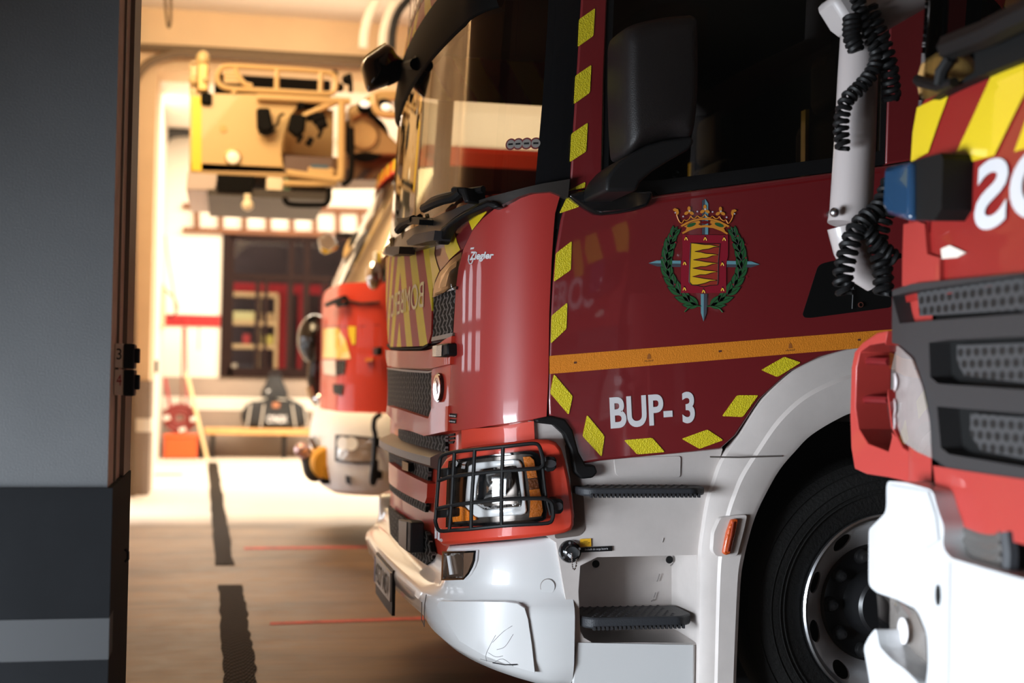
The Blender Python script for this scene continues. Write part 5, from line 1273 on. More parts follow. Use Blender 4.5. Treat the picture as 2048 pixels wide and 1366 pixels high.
# ---- windscreen, pillar, visor, interior
def screen():
    uE = F.hit(1090, 350)[0]; uP = F.hit(1142, 330)[0]
    z0, z1 = 1.76, 2.62
    grid('windscreen', F, -uE, uE, [1.70, 1.9, 2.1, 2.3, 2.5, z1], WIND, E1, off=lambda u, z: 0.004, nu=80)
    pil = grid('corner_post', F, uE, uP, [1.72, 1.9, 2.2, 2.5, 2.8], GLOSSB, E1, off=lambda u, z: 0.012, nu=8)
    grid('corner_post', F, -uP, -uE, [1.72, 1.9, 2.2, 2.5, 2.8], GLOSSB, E1, off=lambda u, z: 0.012, nu=8)
    patch('screen_border', F, [(1070, 370), (1085, 200), (1094, 60), (1100, -60), (1125, -60), (1140, 0), (1132, 200), (1128, 362)], GLOSSB, E1, off=0.008, res=0.04)
    # lower border curve
    # visor
    vs = []; n = 61; us = [-1.15+2.3*k/60 for k in range(61)]
    prof = [(2.44, -0.02), (2.45, 0.012), (2.465, 0.02), (2.55, 0.03), (2.64, 0.022), (2.66, 0.0), (2.66, -0.03)]
    for z, o in prof:
        for u in us: vs.append(F.ev(u, z, o))
    fs = [(i*n+j, i*n+j+1, (i+1)*n+j+1, (i+1)*n+j) for i in range(len(prof)-1) for j in range(n-1)]
    VIS = mat('visor black', (0.008, 0.008, 0.008), 0.7, spec=0.05)
    mk('sun_visor', vs, fs, VIS, E1)
    # stickers inside the screen
    for i, (x, y) in enumerate(c5((850, 760), (888, 758), (931, 756), (978, 755))):
        u, z = F.hit(x, y); o = patch('round_sticker', F, disc(F, u, z, 0.019, 0.019, 20), mat('sticker red %d' % i, (0.16, 0.02, 0.02), 0.5), E1, off=0.007, px=False, inner=False)
        patch('sticker_disc', F, disc(F, u, z, 0.014, 0.014, 20), mat('sticker white %d' % i, (0.22, 0.2, 0.18), 0.5), o, off=0.008, px=False, inner=False)
        patch('sticker_mark', F, [(u-0.008, z-0.003), (u+0.008, z-0.003), (u+0.008, z+0.003), (u-0.008, z+0.003)], BLACK, o, off=0.0088, px=False, inner=False)
    # dash and seats
    MB().prism([Vector((0.86, SY+0.12, 1.2)), Vector((1.32, SY+0.12, 1.2)), Vector((1.32, SY+0.12, 1.72)), Vector((1.15, SY+0.12, 1.80)), Vector((0.86, SY+0.12, 1.74))], (0, 2.26, 0)).build('dashboard', BLACKM, E1, bevel=0.03)
    W_ = MB(); c = Vector((1.42, SY+0.62, 1.86)); ax = Vector((0.75, 0, 0.66)).normalized(); e = Vector((0, 1, 0)); g = ax.cross(e)
    W_.tube([c+(e*math.cos(a)+g*math.sin(a))*0.22 for a in [2*PI*k/32 for k in range(32)]], 0.017, 8, closed=True)
    for a in (0, PI, 1.5*PI): W_.tube([c, c+(e*math.cos(a)+g*math.sin(a))*0.22], 0.014, 6)
    W_.tube([c, c-ax*0.25], 0.03, 8); W_.build('steering_wheel', BLACK, E1)
    SEAT = mat('seat cloth', (0.06, 0.055, 0.05), 0.9)
    for y in (SY+0.35, SY+1.65):
        s = MB().box((1.75, y, 1.18), (2.25, y+0.5, 1.62)).build('seat', SEAT, E1, bevel=0.06, seg=3)
        MB().box((2.18, y, 1.55), (2.34, y+0.5, 2.28)).build('seat_back', SEAT, s, bevel=0.06, seg=3)
        MB().box((2.20, y+0.1, 2.28), (2.32, y+0.4, 2.52)).build('headrest', SEAT, s, bevel=0.05, seg=3)
        MB().box((2.16, y+0.32, 1.6), (2.175, y+0.36, 2.3)).build('seat_belt', YELB, s)
screen()
# hanging front mirror
VISB = MATS['visor black']
def front_mirror():
    DMi = Plane('Y', 5.9)
    q = cr(240, 0, 0.3075)
    body = fillet([DMi.hit(*p) for p in q((1562, 440), (1580, 390), (1725, 290), (1770, 310), (1800, 370), (1845, 400), (1842, 510), (1760, 555), (1615, 600), (1600, 580))], 0.03)
    n = len(body); cx = sum(a for a, b in body)/n; cz = sum(b for a, b in body)/n
    rows = [(0.06, 0.55), (0.045, 0.86), (0.01, 1.0), (-0.02, 1.0), (-0.06, 0.9), (-0.10, 0.62), (-0.11, 0.2)]
    vs = [Vector((cx+(a-cx)*s, 5.9+dy, cz+(b-cz)*s)) for dy, s in rows for a, b in body]
    fs = [(i*n+j, i*n+(j+1) % n, (i+1)*n+(j+1) % n, (i+1)*n+j) for i in range(len(rows)-1) for j in range(n)]+[tuple(range(n-1, -1, -1)), tuple((len(rows)-1)*n+j for j in range(n))]
    o = mk('front_mirror', vs, fs, GLOSSB, E1, angle=70)
    MB().tube([DMi.px3(*p) for p in q((1790, 430), (1850, 430))]+[F.px3(832, 128, 0.03), F.px3(838, 118, 0.0)], [0.025, 0.022, 0.025, 0.03], 10).build('mirror_bracket', VISB, o)
    MB().tube(smooth_path([DMi.px3(*p)-Vector((0, 0.02, 0)) for p in q((1580, 392), (1640, 345), (1725, 292))], 4), 0.006, 6).build('mirror_edge', YELB, o)
front_mirror()
# ------------------------------------------------------------------ second fire engine behind
def second():
    S2 = 9.75; C2 = 10.95
    near = []
    for k in range(0, 12):
        v = 0.8*k/11; near.append((0.775+0.04*(v/0.8)**2, C2-v))
    for k in range(1, 13):
        a = PI/2*k/12; near.append((0.815+0.45*(1-math.cos(a)), C2-0.8-0.40*math.sin(a)))
    near += [(2.0, S2), (3.5, S2)]
    G = Surf(near, C2, lambda z: 0.50*max(0, z-1.93) if z < 2.85 else 0.46)
    E = thing('fire_engine', (3.0, C2, 0), 'red fire engine with white bumper parked behind the BUP-3 engine', 'fire engine')
    c = cr(590, 600, 200/650); c2 = cr(600, 340, 180/768)
    grid('nose_panel', G, -2.2, 2.4, [0.98, 1.2, 1.5, 1.75, 1.90, 1.95], RED_LIT, E, nu=90)
    # windscreen, posts, roof front with stripe
    SCR = glass_mat('pale windscreen', (0.85, 0.82, 0.75), 1.5, 0.02, 0.5)
    grid('windscreen', G, -1.05, 1.25, [1.95, 2.1, 2.3, 2.5, 2.7, 2.82], SCR, E, nu=50)
    grid('corner_post', G, 1.25, 1.36, [1.95, 2.3, 2.6, 2.82], GLOSSB, E, nu=8); grid('corner_post', G, -1.7, -1.05, [1.95, 2.3, 2.6, 2.82], BLACK, E, nu=8)
    grid('side_glass', G, 1.36, 2.2, [1.95, 2.3, 2.6, 2.82], SIDEG, E, nu=8)
    r_ = grid('roof_front', G, -1.6, 2.3, [2.82, 2.86, 2.93, 2.97], RED_LIT, E, off=lambda u, z: 0.02 if z < 2.95 else -0.12, nu=70)
    for k in range(8):
        u = -1.0+k*0.26; patch('roof_stripe', G, [(u, 2.85), (u+0.13, 2.85), (u+0.19, 2.93), (u+0.06, 2.93)], YELB, r_, off=0.024, px=False, res=0.08)
    m = MB().box((1.4, S2+0.02, 2.9), (3.2, 2*C2-S2-0.02, 2.97)).box((1.35, 2*C2-S2-0.05, 1.0), (3.2, 2*C2-S2, 2.9)).box((2.9, S2+0.02, 0.9), (3.2, 2*C2-S2, 2.9)); m.build('cab_shell', RED_LIT, E, smooth=False)
    MB().box((1.2, S2+0.1, 1.2), (1.7, 2*C2-S2-0.1, 1.95)).build('dashboard', mat('tan dash', (0.20, 0.15, 0.10), 0.8), E)
    MB().box((3.3, S2, 0.6), (8.0, 2*C2-S2, 2.6)).build('rear_body', RED_LIT, E, bevel=0.04)
    for x in (2.3, 6.3):
        for y in (S2+0.02, 2*C2-S2-0.34): MB().lathe([(0, 0.0), (0, 0.42), (0.04, 0.5), (0.28, 0.5), (0.32, 0.42), (0.32, 0)], (x, y, 0.5), (0, 1, 0), 32).build('wheel', RUBBER, E)
    MB().box((1.3, S2+0.3, 0.45), (7.8, 2*C2-S2-0.3, 1.0)).build('chassis', BLACKM, E)
    # hood details
    patch('hood_seam', G, c((180, 165), (330, 170), (430, 168), (550, 158), (550, 163), (430, 173), (330, 175), (180, 170)), MATS['shaded red'], E, off=0.004, res=0.1)
    for q in (((182, 190), (230, 182), (262, 182), (270, 378), (180, 375)), ((268, 182), (280, 180), (330, 260), (362, 380), (300, 383), (300, 300)), ((345, 170), (395, 172), (392, 285), (372, 292), (350, 230)), ((232, 182), (268, 182), (298, 310), (298, 383), (272, 380))):
        patch('hood_stripe', G, c(*q), YELB, E, off=0.006, res=0.1)
    patch('plate_panel', G, c((178, 392), (262, 390), (265, 492), (185, 478)), WHITE_WARM, E, off=0.01, res=0.1)
    patch('front_grille', G, c((268, 392), (332, 390), (318, 480), (268, 492)), MESHM, E, off=0.008, res=0.1)
    patch('front_grille', G, c((245, 545), (318, 548), (305, 622), (248, 600)), MESHM, E, off=0.008, res=0.1)
    patch('lower_mesh', G, c((272, 735), (302, 735), (298, 800), (270, 800)), BLACK, E, off=0.02, res=0.1)
    patch('bumper_gap', G, c((385, 752), (405, 755), (402, 795), (388, 792)), BLACK, E, off=0.03, res=0.1)
    lp = patch('indicator', G, c((455, 377), (505, 374), (505, 398), (455, 402)), AMBER, E, off=0.03, thick=0.03, res=0.1)
    # bumper
    nb = [(x-0.02, y) for x, y in near]
    BB = Surf(nb, C2)
    us = [-1.8+3.7*k/70 for k in range(71)]
    prof = [(0.44, -0.2), (0.40, -0.02), (0.44, 0.02), (0.62, 0.055), (0.80, 0.06), (0.88, 0.05), (0.97, 0.03), (1.0, 0.0), (1.02, -0.2)]
    vs = [BB.ev(u, z-0.0, o) for z, o in prof for u in us]; n = len(us)
    bum = mk('bumper', vs, [(i*n+j, i*n+j+1, (i+1)*n+j+1, (i+1)*n+j) for i in range(len(prof)-1) for j in range(n-1)], mat('bumper white lit', (0.92, 0.91, 0.89), 0.5), E, angle=60)  # white raised to stand in for stronger light on this bumper
    h = patch('headlight', BB, c((275, 885), (400, 892), (505, 905), (505, 1055), (400, 1055), (270, 1035)), mat('far lamp', (0.55, 0.5, 0.45), 0.2, metal=0.7, bump=0.8, bscale=20), bum, off=0.066, thick=0.02, res=0.08)
    patch('lamp_bezel', BB, c((262, 875), (400, 882), (515, 895), (515, 1065), (400, 1066), (258, 1046)), GREYP, h, off=0.068, thick=0.01, res=0.08, inner=False, holes=[c((278, 890), (400, 897), (500, 908), (500, 1050), (400, 1050), (272, 1032))])
    for x, y in ((352, 930), (398, 932)):
        u, z = BB.hit(*c((x, y))[0]); patch('bulb', BB, disc(BB, u, z, 0.05, 0.05, 16), mat('lamp white %d' % x, (0.95, 0.93, 0.88), 0.2), h, off=0.072, px=False, inner=False)
    patch('tow_cover', BB, c((328, 1140), (355, 1150), (362, 1205), (330, 1190)), GREYP, bum, off=0.06, thick=0.01, res=0.08)
    # dark work lamp, hoses and winch on the nose
    p = lambda x, y, o=0.12: G.px3(*c((x, y))[0], o)
    Yn = 11.9
    q = lambda x, y: onY(*c((x, y))[0], Yn)
    WL = MB().ball(q(128, 255), (0.15, 0.15, 0.22), 20, 12).build('work_lamp', GLOSSB, E)
    MB().ball(q(160, 165), (0.09, 0.1, 0.05), 14, 8).build('lamp_highlight', CHROME, WL)  # chrome cap stands in for the highlight on the dark lamp
    MB().tube([q(150, 170), q(185, 148), q(200, 150)], 0.035, 8).build('lamp_bracket', BRUSH, WL)
    hz = MB()
    hz.tube(smooth_path([q(120, 330), q(128, 420), q(120, 500), q(135, 580), q(150, 650)], 5), 0.06, 8)
    hz.tube(smooth_path([q(150, 340), q(160, 430), q(140, 520), q(165, 600), q(160, 660)], 5), 0.045, 8)
    hz.build('nose_hose', GLOSSB, E)
    MB().tube(smooth_path([q(20+80, 560), q(130, 640), q(165, 670)], 4), 0.05, 8).ball(q(160, 640), 0.07).build('hose_coupling', CHROME, E)
    Yw = 10.35
    q = lambda x, y, d=0.0: onY(*c((x, y))[0], Yw)+Vector((0, d, 0))
    wn = MB().box(q(150, 1180)+Vector((0, -0.3, 0)), q(262, 1050)+Vector((0, 0.5, 0))).build('winch', BLACKM, E, bevel=0.02)
    MB().lathe([(-0.3, 0.11), (-0.28, 0.13), (0.28, 0.13), (0.3, 0.11)], q(205, 1050), (0, 1, 0), 20, True).build('winch_drum', mat('orange rope', (0.75, 0.35, 0.02), 0.6), wn)
    MB().tube([q(110, 890), q(150, 960), q(190, 1010)], 0.035, 8).build('winch_arm', BRUSH, wn)
    MB().tube(smooth_path([q(50, 970), q(80, 1030), q(100, 1120), q(140, 1140), q(170, 1090)], 4), [0.05]*17, 8).build('tow_hook', DGREY, wn)
    MB().ball(q(45, 975), 0.06).ball(q(70, 1010), 0.05).tube([q(45, 975), q(75, 1015)], 0.03).build('shackle', mat('pink metal', (0.6, 0.4, 0.38), 0.3, metal=0.6), wn)
    MB().box(q(205, 980), q(225, 900)+Vector((0, 0.2, 0))).build('fairlead', GLOSSB, wn, bevel=0.01)
    # mirror on its arm
    Ym = 11.6
    q = lambda x, y, d=0.0: onY(*c2((x, y))[0], Ym)+Vector((0, d, 0))
    mr = MB().prism([q(155, 560), q(255, 527), (q(290, 570)), q(330, 640), q(310, 680), q(215, 722), q(180, 690)], (0, 0.12, 0)).build('front_mirror', mat('mirror back', (0.25, 0.2, 0.18), 0.15, coat=0.5), E, bevel=0.03, seg=3)
    MB().prism([q(172, 660), q(250, 690), q(330, 640), q(312, 680), q(215, 720), q(182, 695)], (0, -0.01, 0)).build('mirror_glass', CHROME, mr)
    MB().tube(smooth_path([q(300, 560), q(380, 555), q(440, 560), q(500, 600), q(520, 640)], 4), 0.022, 8).build('mirror_arm', GLOSSB, mr)
    q = lambda x, y, d=0.0: onY(*c2((x, y))[0], 10.9)+Vector((0, d, 0))
    MB().ball(q(512, 665), (0.10, 0.1, 0.14)).build('mirror_back', GREYP, E)
    MB().tube(smooth_path([q(470, 575), q(420, 650), q(400, 740), q(440, 820), q(500, 850)], 5), 0.03, 8).build('mirror_stay', CREAM, E)
    # small lamp and chain by the corner
    q = lambda x, y: onY(*c2((x, y))[0], 9.6)
    MB().box(q(635, 800), q(665, 690)+Vector((0, 0.1, 0))).build('marker_lamp', mat('white lamp', (0.85, 0.85, 0.8), 0.3), E, bevel=0.01)
    MB().box(q(668, 800), q(694, 695)+Vector((0, 0.1, 0))).build('marker_lamp', YELB, E, bevel=0.01)
    MB().ball(q(632, 895), (0.06, 0.06, 0.11)).build('mirror_bowl', CHROME, E)
    MB().tube(smooth_path([q(660, 850), q(650, 930), q(665, 970), q(690, 940), q(690, 880)], 5), 0.016, 6).build('bead_chain', DGREY, E)
    # black cable hanging between the engines
    q = lambda x, y: onY(*c((x, y))[0], 9.5)
    MB().tube(smooth_path([q(560, 742), q(520, 770), q(512, 830), q(522, 880), q(518, 980), q(510, 1080), q(500, 1160), q(508, 1195), q(522, 1150), q(528, 1040)], 5), 0.018, 8).build('side_cable', BLACK, E)
    for x, y in ((545, 330), (545, 925), (545, 1138)):
        MB().box(q(x-16, y+28), q(x+25, y-25)+Vector((0, 0.25, 0))).build('step_bracket', BLACK, E, bevel=0.01)
    wp = [G.px3(x, y, 0.05) for x, y in c2((230, 1150), (300, 1120), (380, 1090), (400, 1140), (320, 1150))]
    MB().tube(wp, 0.02, 8).tube([G.px3(x, y, 0.02) for x, y in c2((390, 1080), (420, 1120), (520, 1140), (680, 1130))], 0.010, 8).build('wiper', BLACK, E)
second()

# ------------------------------------------------------------------ aerial platform
KBLK = mat('deep black fittings', (0.004, 0.0035, 0.003), 0.7, spec=0.1)
def cage():
    Y = 11.4; c = cr(240, 0, 620/2016)
    P = Plane('Y', Y)
    q = lambda x, y, d=0.0: onY(*c((x, y))[0], Y)+Vector((0, d, 0))
    T = thing('aerial_platform', q(1000, 1260), 'cream rescue platform cage held out on a folded boom above the second engine', 'platform cage')
    GOLD_ = mat('brassy metal', (0.42, 0.27, 0.10), 0.35, metal=0.5)
    DEP = 1.5
    # panels
    patch('side_panel', P, c((455, 605), (900, 612), (1165, 620), (1150, 700), (1100, 770), (1070, 860), (1056, 930), (1050, 1000), (1060, 1070), (1085, 1128), (450, 1112)), CREAM, T, thick=0.04, bevel=0.008)
    patch('yellow_strip', P, c((468, 625), (530, 626), (530, 1110), (466, 1108)), mat('bright yellow strip', (0.9, 0.62, 0.02), 0.4), T, off=0.004, thick=0.002)
    MB().box(q(452, 610), q(508, 402, 0.08)).build('corner_post', CREAM, T, bevel=0.01)
    MB().prism([q(440, 1112), q(640, 1130), q(620, 1240), q(430, 1235)], (0, DEP, 0)).build('floor_edge', mat('lilac grey panel', (0.55, 0.46, 0.44), 0.5), T, bevel=0.01)
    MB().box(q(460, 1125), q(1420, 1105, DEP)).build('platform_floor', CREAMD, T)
    MB().box(q(455, 1110, DEP-0.05), q(1420, 600, DEP)).build('rear_panel', CREAM, T)
    MB().box(q(1085, 1120, 0.5), q(1420, 640, DEP-0.1)).build('inner_panel', CREAM, T)
    l = MB().box(q(500, 600, -0.06), q(580, 420, 0.06)).build('post_lamp', GOLD_, T, bevel=0.015)
    MB().ball(q(540, 385), (0.055, 0.055, 0.07)).ball(q(560, 530, -0.06), 0.03).ball(q(480, 530, -0.03), 0.04).build('lamp_dome', mat('pale lamp dome', (0.6, 0.45, 0.22), 0.2), l)
    MB().box(q(525, 685, -0.05), q(600, 610, 0.0)).build('lamp_socket', KBLK, l, bevel=0.02)
    # rails
    R = MB(); r = 0.022
    R.tube(smooth_path([q(720, 430), q(660, 445), q(632, 500), q(655, 555), q(740, 578), q(1050, 595), q(1340, 610), q(1395, 590), q(1405, 530), q(1385, 485), q(1300, 465), q(1000, 445)], 5, True), r, 8, closed=True)
    R.tube([q(1022, 455), q(1018, 590)], r, 8); R.tube([q(1308, 470), q(1302, 605)], r, 8); R.tube([q(745, 575), q(742, 610)], r, 8)
    for k in range(4): R.tube([q(675, 465+k*22), q(745+k*10, 468+k*22)], 0.014, 6)
    R.tube(smooth_path([q(745, 440), q(775, 500), q(810, 545), q(860, 560)], 4), r, 8)
    R.build('guard_rail', CREAM, T)
    R = MB()
    R.tube([q(720, 430, DEP), q(1380, 480, DEP)], r, 8); R.tube([q(660, 560, DEP), q(1390, 600, DEP)], r, 8)
    R.tube([q(480, 410, 0), q(480, 410, DEP)], r, 8); R.build('guard_rail', CREAM, T)
    MB().box(q(610, 600, 0.3), q(1390, 470, 1.2)).build('equipment_box', mat('dark equipment', (0.006, 0.005, 0.004), 0.8, spec=0.1), T, bevel=0.02)
    f = MB(); r = 0.03
    f.tube([q(890, 640, -0.05), q(1495, 668, -0.05)], r, 10); f.tube(smooth_path([q(1440, 650, -0.05), q(1438, 900, -0.05), q(1436, 1140, -0.05), q(1415, 1172, -0.05), q(1380, 1172, -0.05), q(1080, 1130, -0.05)], 5), r*1.1, 10)
    f.tube([q(1190, 765, -0.04), q(1320, 705, -0.04), q(1430, 655, -0.04)], 0.028, 8); f.tube([q(1060, 1195, -0.03), q(1240, 1200, -0.03), q(1400, 1195, -0.03)], 0.026, 8)
    f.build('gate_frame', CREAM, T)
    h = MB(); h.tube(smooth_path([q(1500, 840, -0.07), q(1503, 1000, -0.07), q(1500, 1130, -0.07), q(1480, 1185, -0.07), q(1440, 1210, -0.07)], 5), 0.024, 8)
    h.tube(smooth_path([q(1358, 1220), q(1358, 1290), q(1335, 1328), q(1280, 1334), q(1120, 1330), q(1080, 1312), q(1072, 1285)], 5), 0.024, 8); h.build('black_hose', KBLK, T)
    # controls
    k = MB().prism([q(885, 718, -0.12), q(972, 718, -0.12), q(985, 800, -0.12), q(1000, 850, -0.12), q(940, 880, -0.12), q(890, 850, -0.12)], (0, 0.12, 0)).build('control_box', KBLK, T, bevel=0.02)
    MB().tube(smooth_path([q(985, 850, -0.1), q(1020, 820, -0.1), q(1035, 770, -0.1), q(1065, 755, -0.1)], 4), 0.012, 6).tube(smooth_path([q(900, 870, -0.1), q(950, 890, -0.1), q(1010, 860, -0.1)], 4), 0.012, 6).build('control_cable', KBLK, k)
    MB().prism([q(1110, 745, -0.08), q(1212, 760, -0.08), q(1200, 860, -0.08), q(1150, 905, -0.08), q(1085, 850, -0.08)], (0, 0.1, 0)).build('control_box', KBLK, T, bevel=0.02)
    g = MB()
    for a, b in (((1210, 770), (1290, 745)), ((1250, 790), (1330, 760)), ((1280, 830), (1340, 800)), ((1160, 900), (1180, 915)), ((1290, 870), (1310, 880)), ((1215, 915), (1250, 935)), ((1165, 690), (1190, 700))): g.tube([q(*a, -0.03), q(*b, -0.03)], 0.04, 8)
    g.build('valve_set', KBLK, T)
    MB().box(q(1070, 1120, -0.02), q(1380, 1030, 0.3)).build('tray', mat('purple brown', (0.14, 0.09, 0.08), 0.6), T)
    MB().box(q(1220, 1145, -0.06), q(1385, 1100, -0.02)).build('name_bar', CREAM, T, bevel=0.006)
    MB().box(q(1240, 1100, -0.06), q(1350, 1082, -0.0)).build('blue_bar', mat('blue bar', (0.05, 0.12, 0.2), 0.5), T)
    # round light, screw
    L_ = MB().lathe([(0, 0.068), (0.02, 0.068), (0.024, 0.055)], q(735, 1025, 0.0), (0, -1, 0), 24).build('round_light', GOLD_, T)
    MB().lathe([(0.018, 0.055), (0.03, 0.04), (0.034, 0.0)], q(735, 1025, 0.0), (0, -1, 0), 24).build('light_glass', mat('warm lamp glass', (0.95, 0.85, 0.65), 0.2, emit=(1, 0.8, 0.5), estr=0.6), L_)
    MB().lathe([(0, 0.03), (0.01, 0.03), (0.01, 0.02), (0.004, 0.018), (0.004, 0)], q(672, 838), (0, -1, 0), 16).build('panel_screw', GOLD_, T)
    # underside
    MB().box(q(570, 1268), q(1345, 1250, DEP)).build('base_plate', mat('dark base plate', (0.05, 0.04, 0.036), 0.6), T)
    for k in range(4): MB().box(q(630, 1165+k*26, -0.03), q(880-k*8, 1150+k*26, 0.1)).build('vent_slat', KBLK, T, bevel=0.004)
    MB().box(q(740, 1215, 0.0), q(840, 1185, 0.05)).build('vent_slot', GLOSSB, T)
    MB().box(q(950, 1258, 0.0), q(1065, 1150, 0.3)).build('white_case', mat('cream case', (0.85, 0.72, 0.55), 0.4), T, bevel=0.02)
    MB().box(q(1070, 1240, 0.0), q(1105, 1160, 0.2)).build('green_case', mat('green case', (0.25, 0.42, 0.30), 0.4), T, bevel=0.01)
    MB().box(q(1130, 1262, 0.05), q(1345, 1205, 0.4)).build('under_gear', mat('dark gear', (0.08, 0.065, 0.05), 0.6), T, bevel=0.01)
    MB().tube([q(830, 1262), q(830, 1320)], 0.03, 8).ball(q(830, 1335), 0.05).build('hang_lamp', mat('pale bulb', (0.9, 0.8, 0.6), 0.3), T)
    # boom running back over the engines
    z0 = q(1500, 1120); 
    bm = MB()
    bm.prism([q(1470, 980, 0.35), q(1900, 985, 0.35), q(5200, 930, 0.35), q(5200, 1100, 0.35), q(1900, 1130, 0.35), q(1360, 1130, 0.35), q(1060, 1100, 0.35), q(1060, 945, 0.35)], (0, 0.6, 0))
    b_ = bm.build('boom', mat('boom brown', (0.24, 0.13, 0.065), 0.5), T, bevel=0.02)
    b2 = MB()
    for k in range(8): b2.prism([q(1480+k*130, 1060, 0.33), q(1540+k*130, 1060, 0.33), q(1480+k*130, 1130, 0.33), q(1420+k*130, 1130, 0.33)], (0, 0.03, 0))
    b2.build('boom_lattice', mat('boom shadow', (0.06, 0.035, 0.035), 0.6), b_)
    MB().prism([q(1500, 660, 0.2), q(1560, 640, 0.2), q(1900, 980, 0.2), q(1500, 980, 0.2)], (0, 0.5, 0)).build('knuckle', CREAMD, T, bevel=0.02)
    MB().lathe([(-0.02, 0.19), (-0.05, 0.21), (-0.09, 0.21), (-0.1, 0.13), (-0.1, 0.12)], q(1610, 865, 0.3), (0, 1, 0), 32).build('pivot_ring', KBLK, T)
    MB().lathe([(-0.12, 0.0), (-0.12, 0.11), (-0.05, 0.13)], q(1600, 855, 0.3), (0, 1, 0), 32).build('pivot_cap', CREAM, T)
    MB().prism([q(1500, 700, 0.15), q(1620, 600, 0.15), q(1700, 560, 0.15), q(2000, 560, 0.15), q(2000, 620, 0.15), q(1720, 640, 0.15), q(1520, 760, 0.15)], (0, 0.3, 0)).build('upper_arm', CREAM, T, bevel=0.02)
    d_ = MB()
    for x, y, rr in ((1590, 690, 0.06), (1720, 690, 0.075), (1430, 560, 0.04), (1480, 510, 0.045), (1400, 470, 0.03), (1650, 730, 0.05)): d_.ball(q(x, y, 0.05), rr)
    d_.tube([q(1490, 480), q(1500, 540), q(1500, 600)], 0.02, 8); d_.tube([q(1460, 530), q(1490, 490)], 0.015, 8)
    d_.build('joint_fitting', KBLK, T)
    MB().tube(smooth_path([q(1650, 620, 0.0), q(1660, 700, 0.0), q(1720, 745, 0.0), q(1900, 745, 0.0)], 5), 0.035, 8).build('arm_tube', CREAM, T)
    sp = MB()
    for x, y in ((1590, 680), (1730, 700)): sp.ball(q(x, y, -0.03), (0.045, 0.04, 0.03))
    sp.build('work_light', mat('bright spot', (0.95, 0.9, 0.8), 0.2, emit=(1, 0.9, 0.7), estr=1.5), T)
    # pedestal on the engine bed far right, out of sight behind the first engine
    pz = q(5000, 1080).z; p2 = q(5000, 1040, 0.6)
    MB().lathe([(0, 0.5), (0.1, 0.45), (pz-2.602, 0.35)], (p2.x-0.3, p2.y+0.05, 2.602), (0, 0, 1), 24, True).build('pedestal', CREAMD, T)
cage()

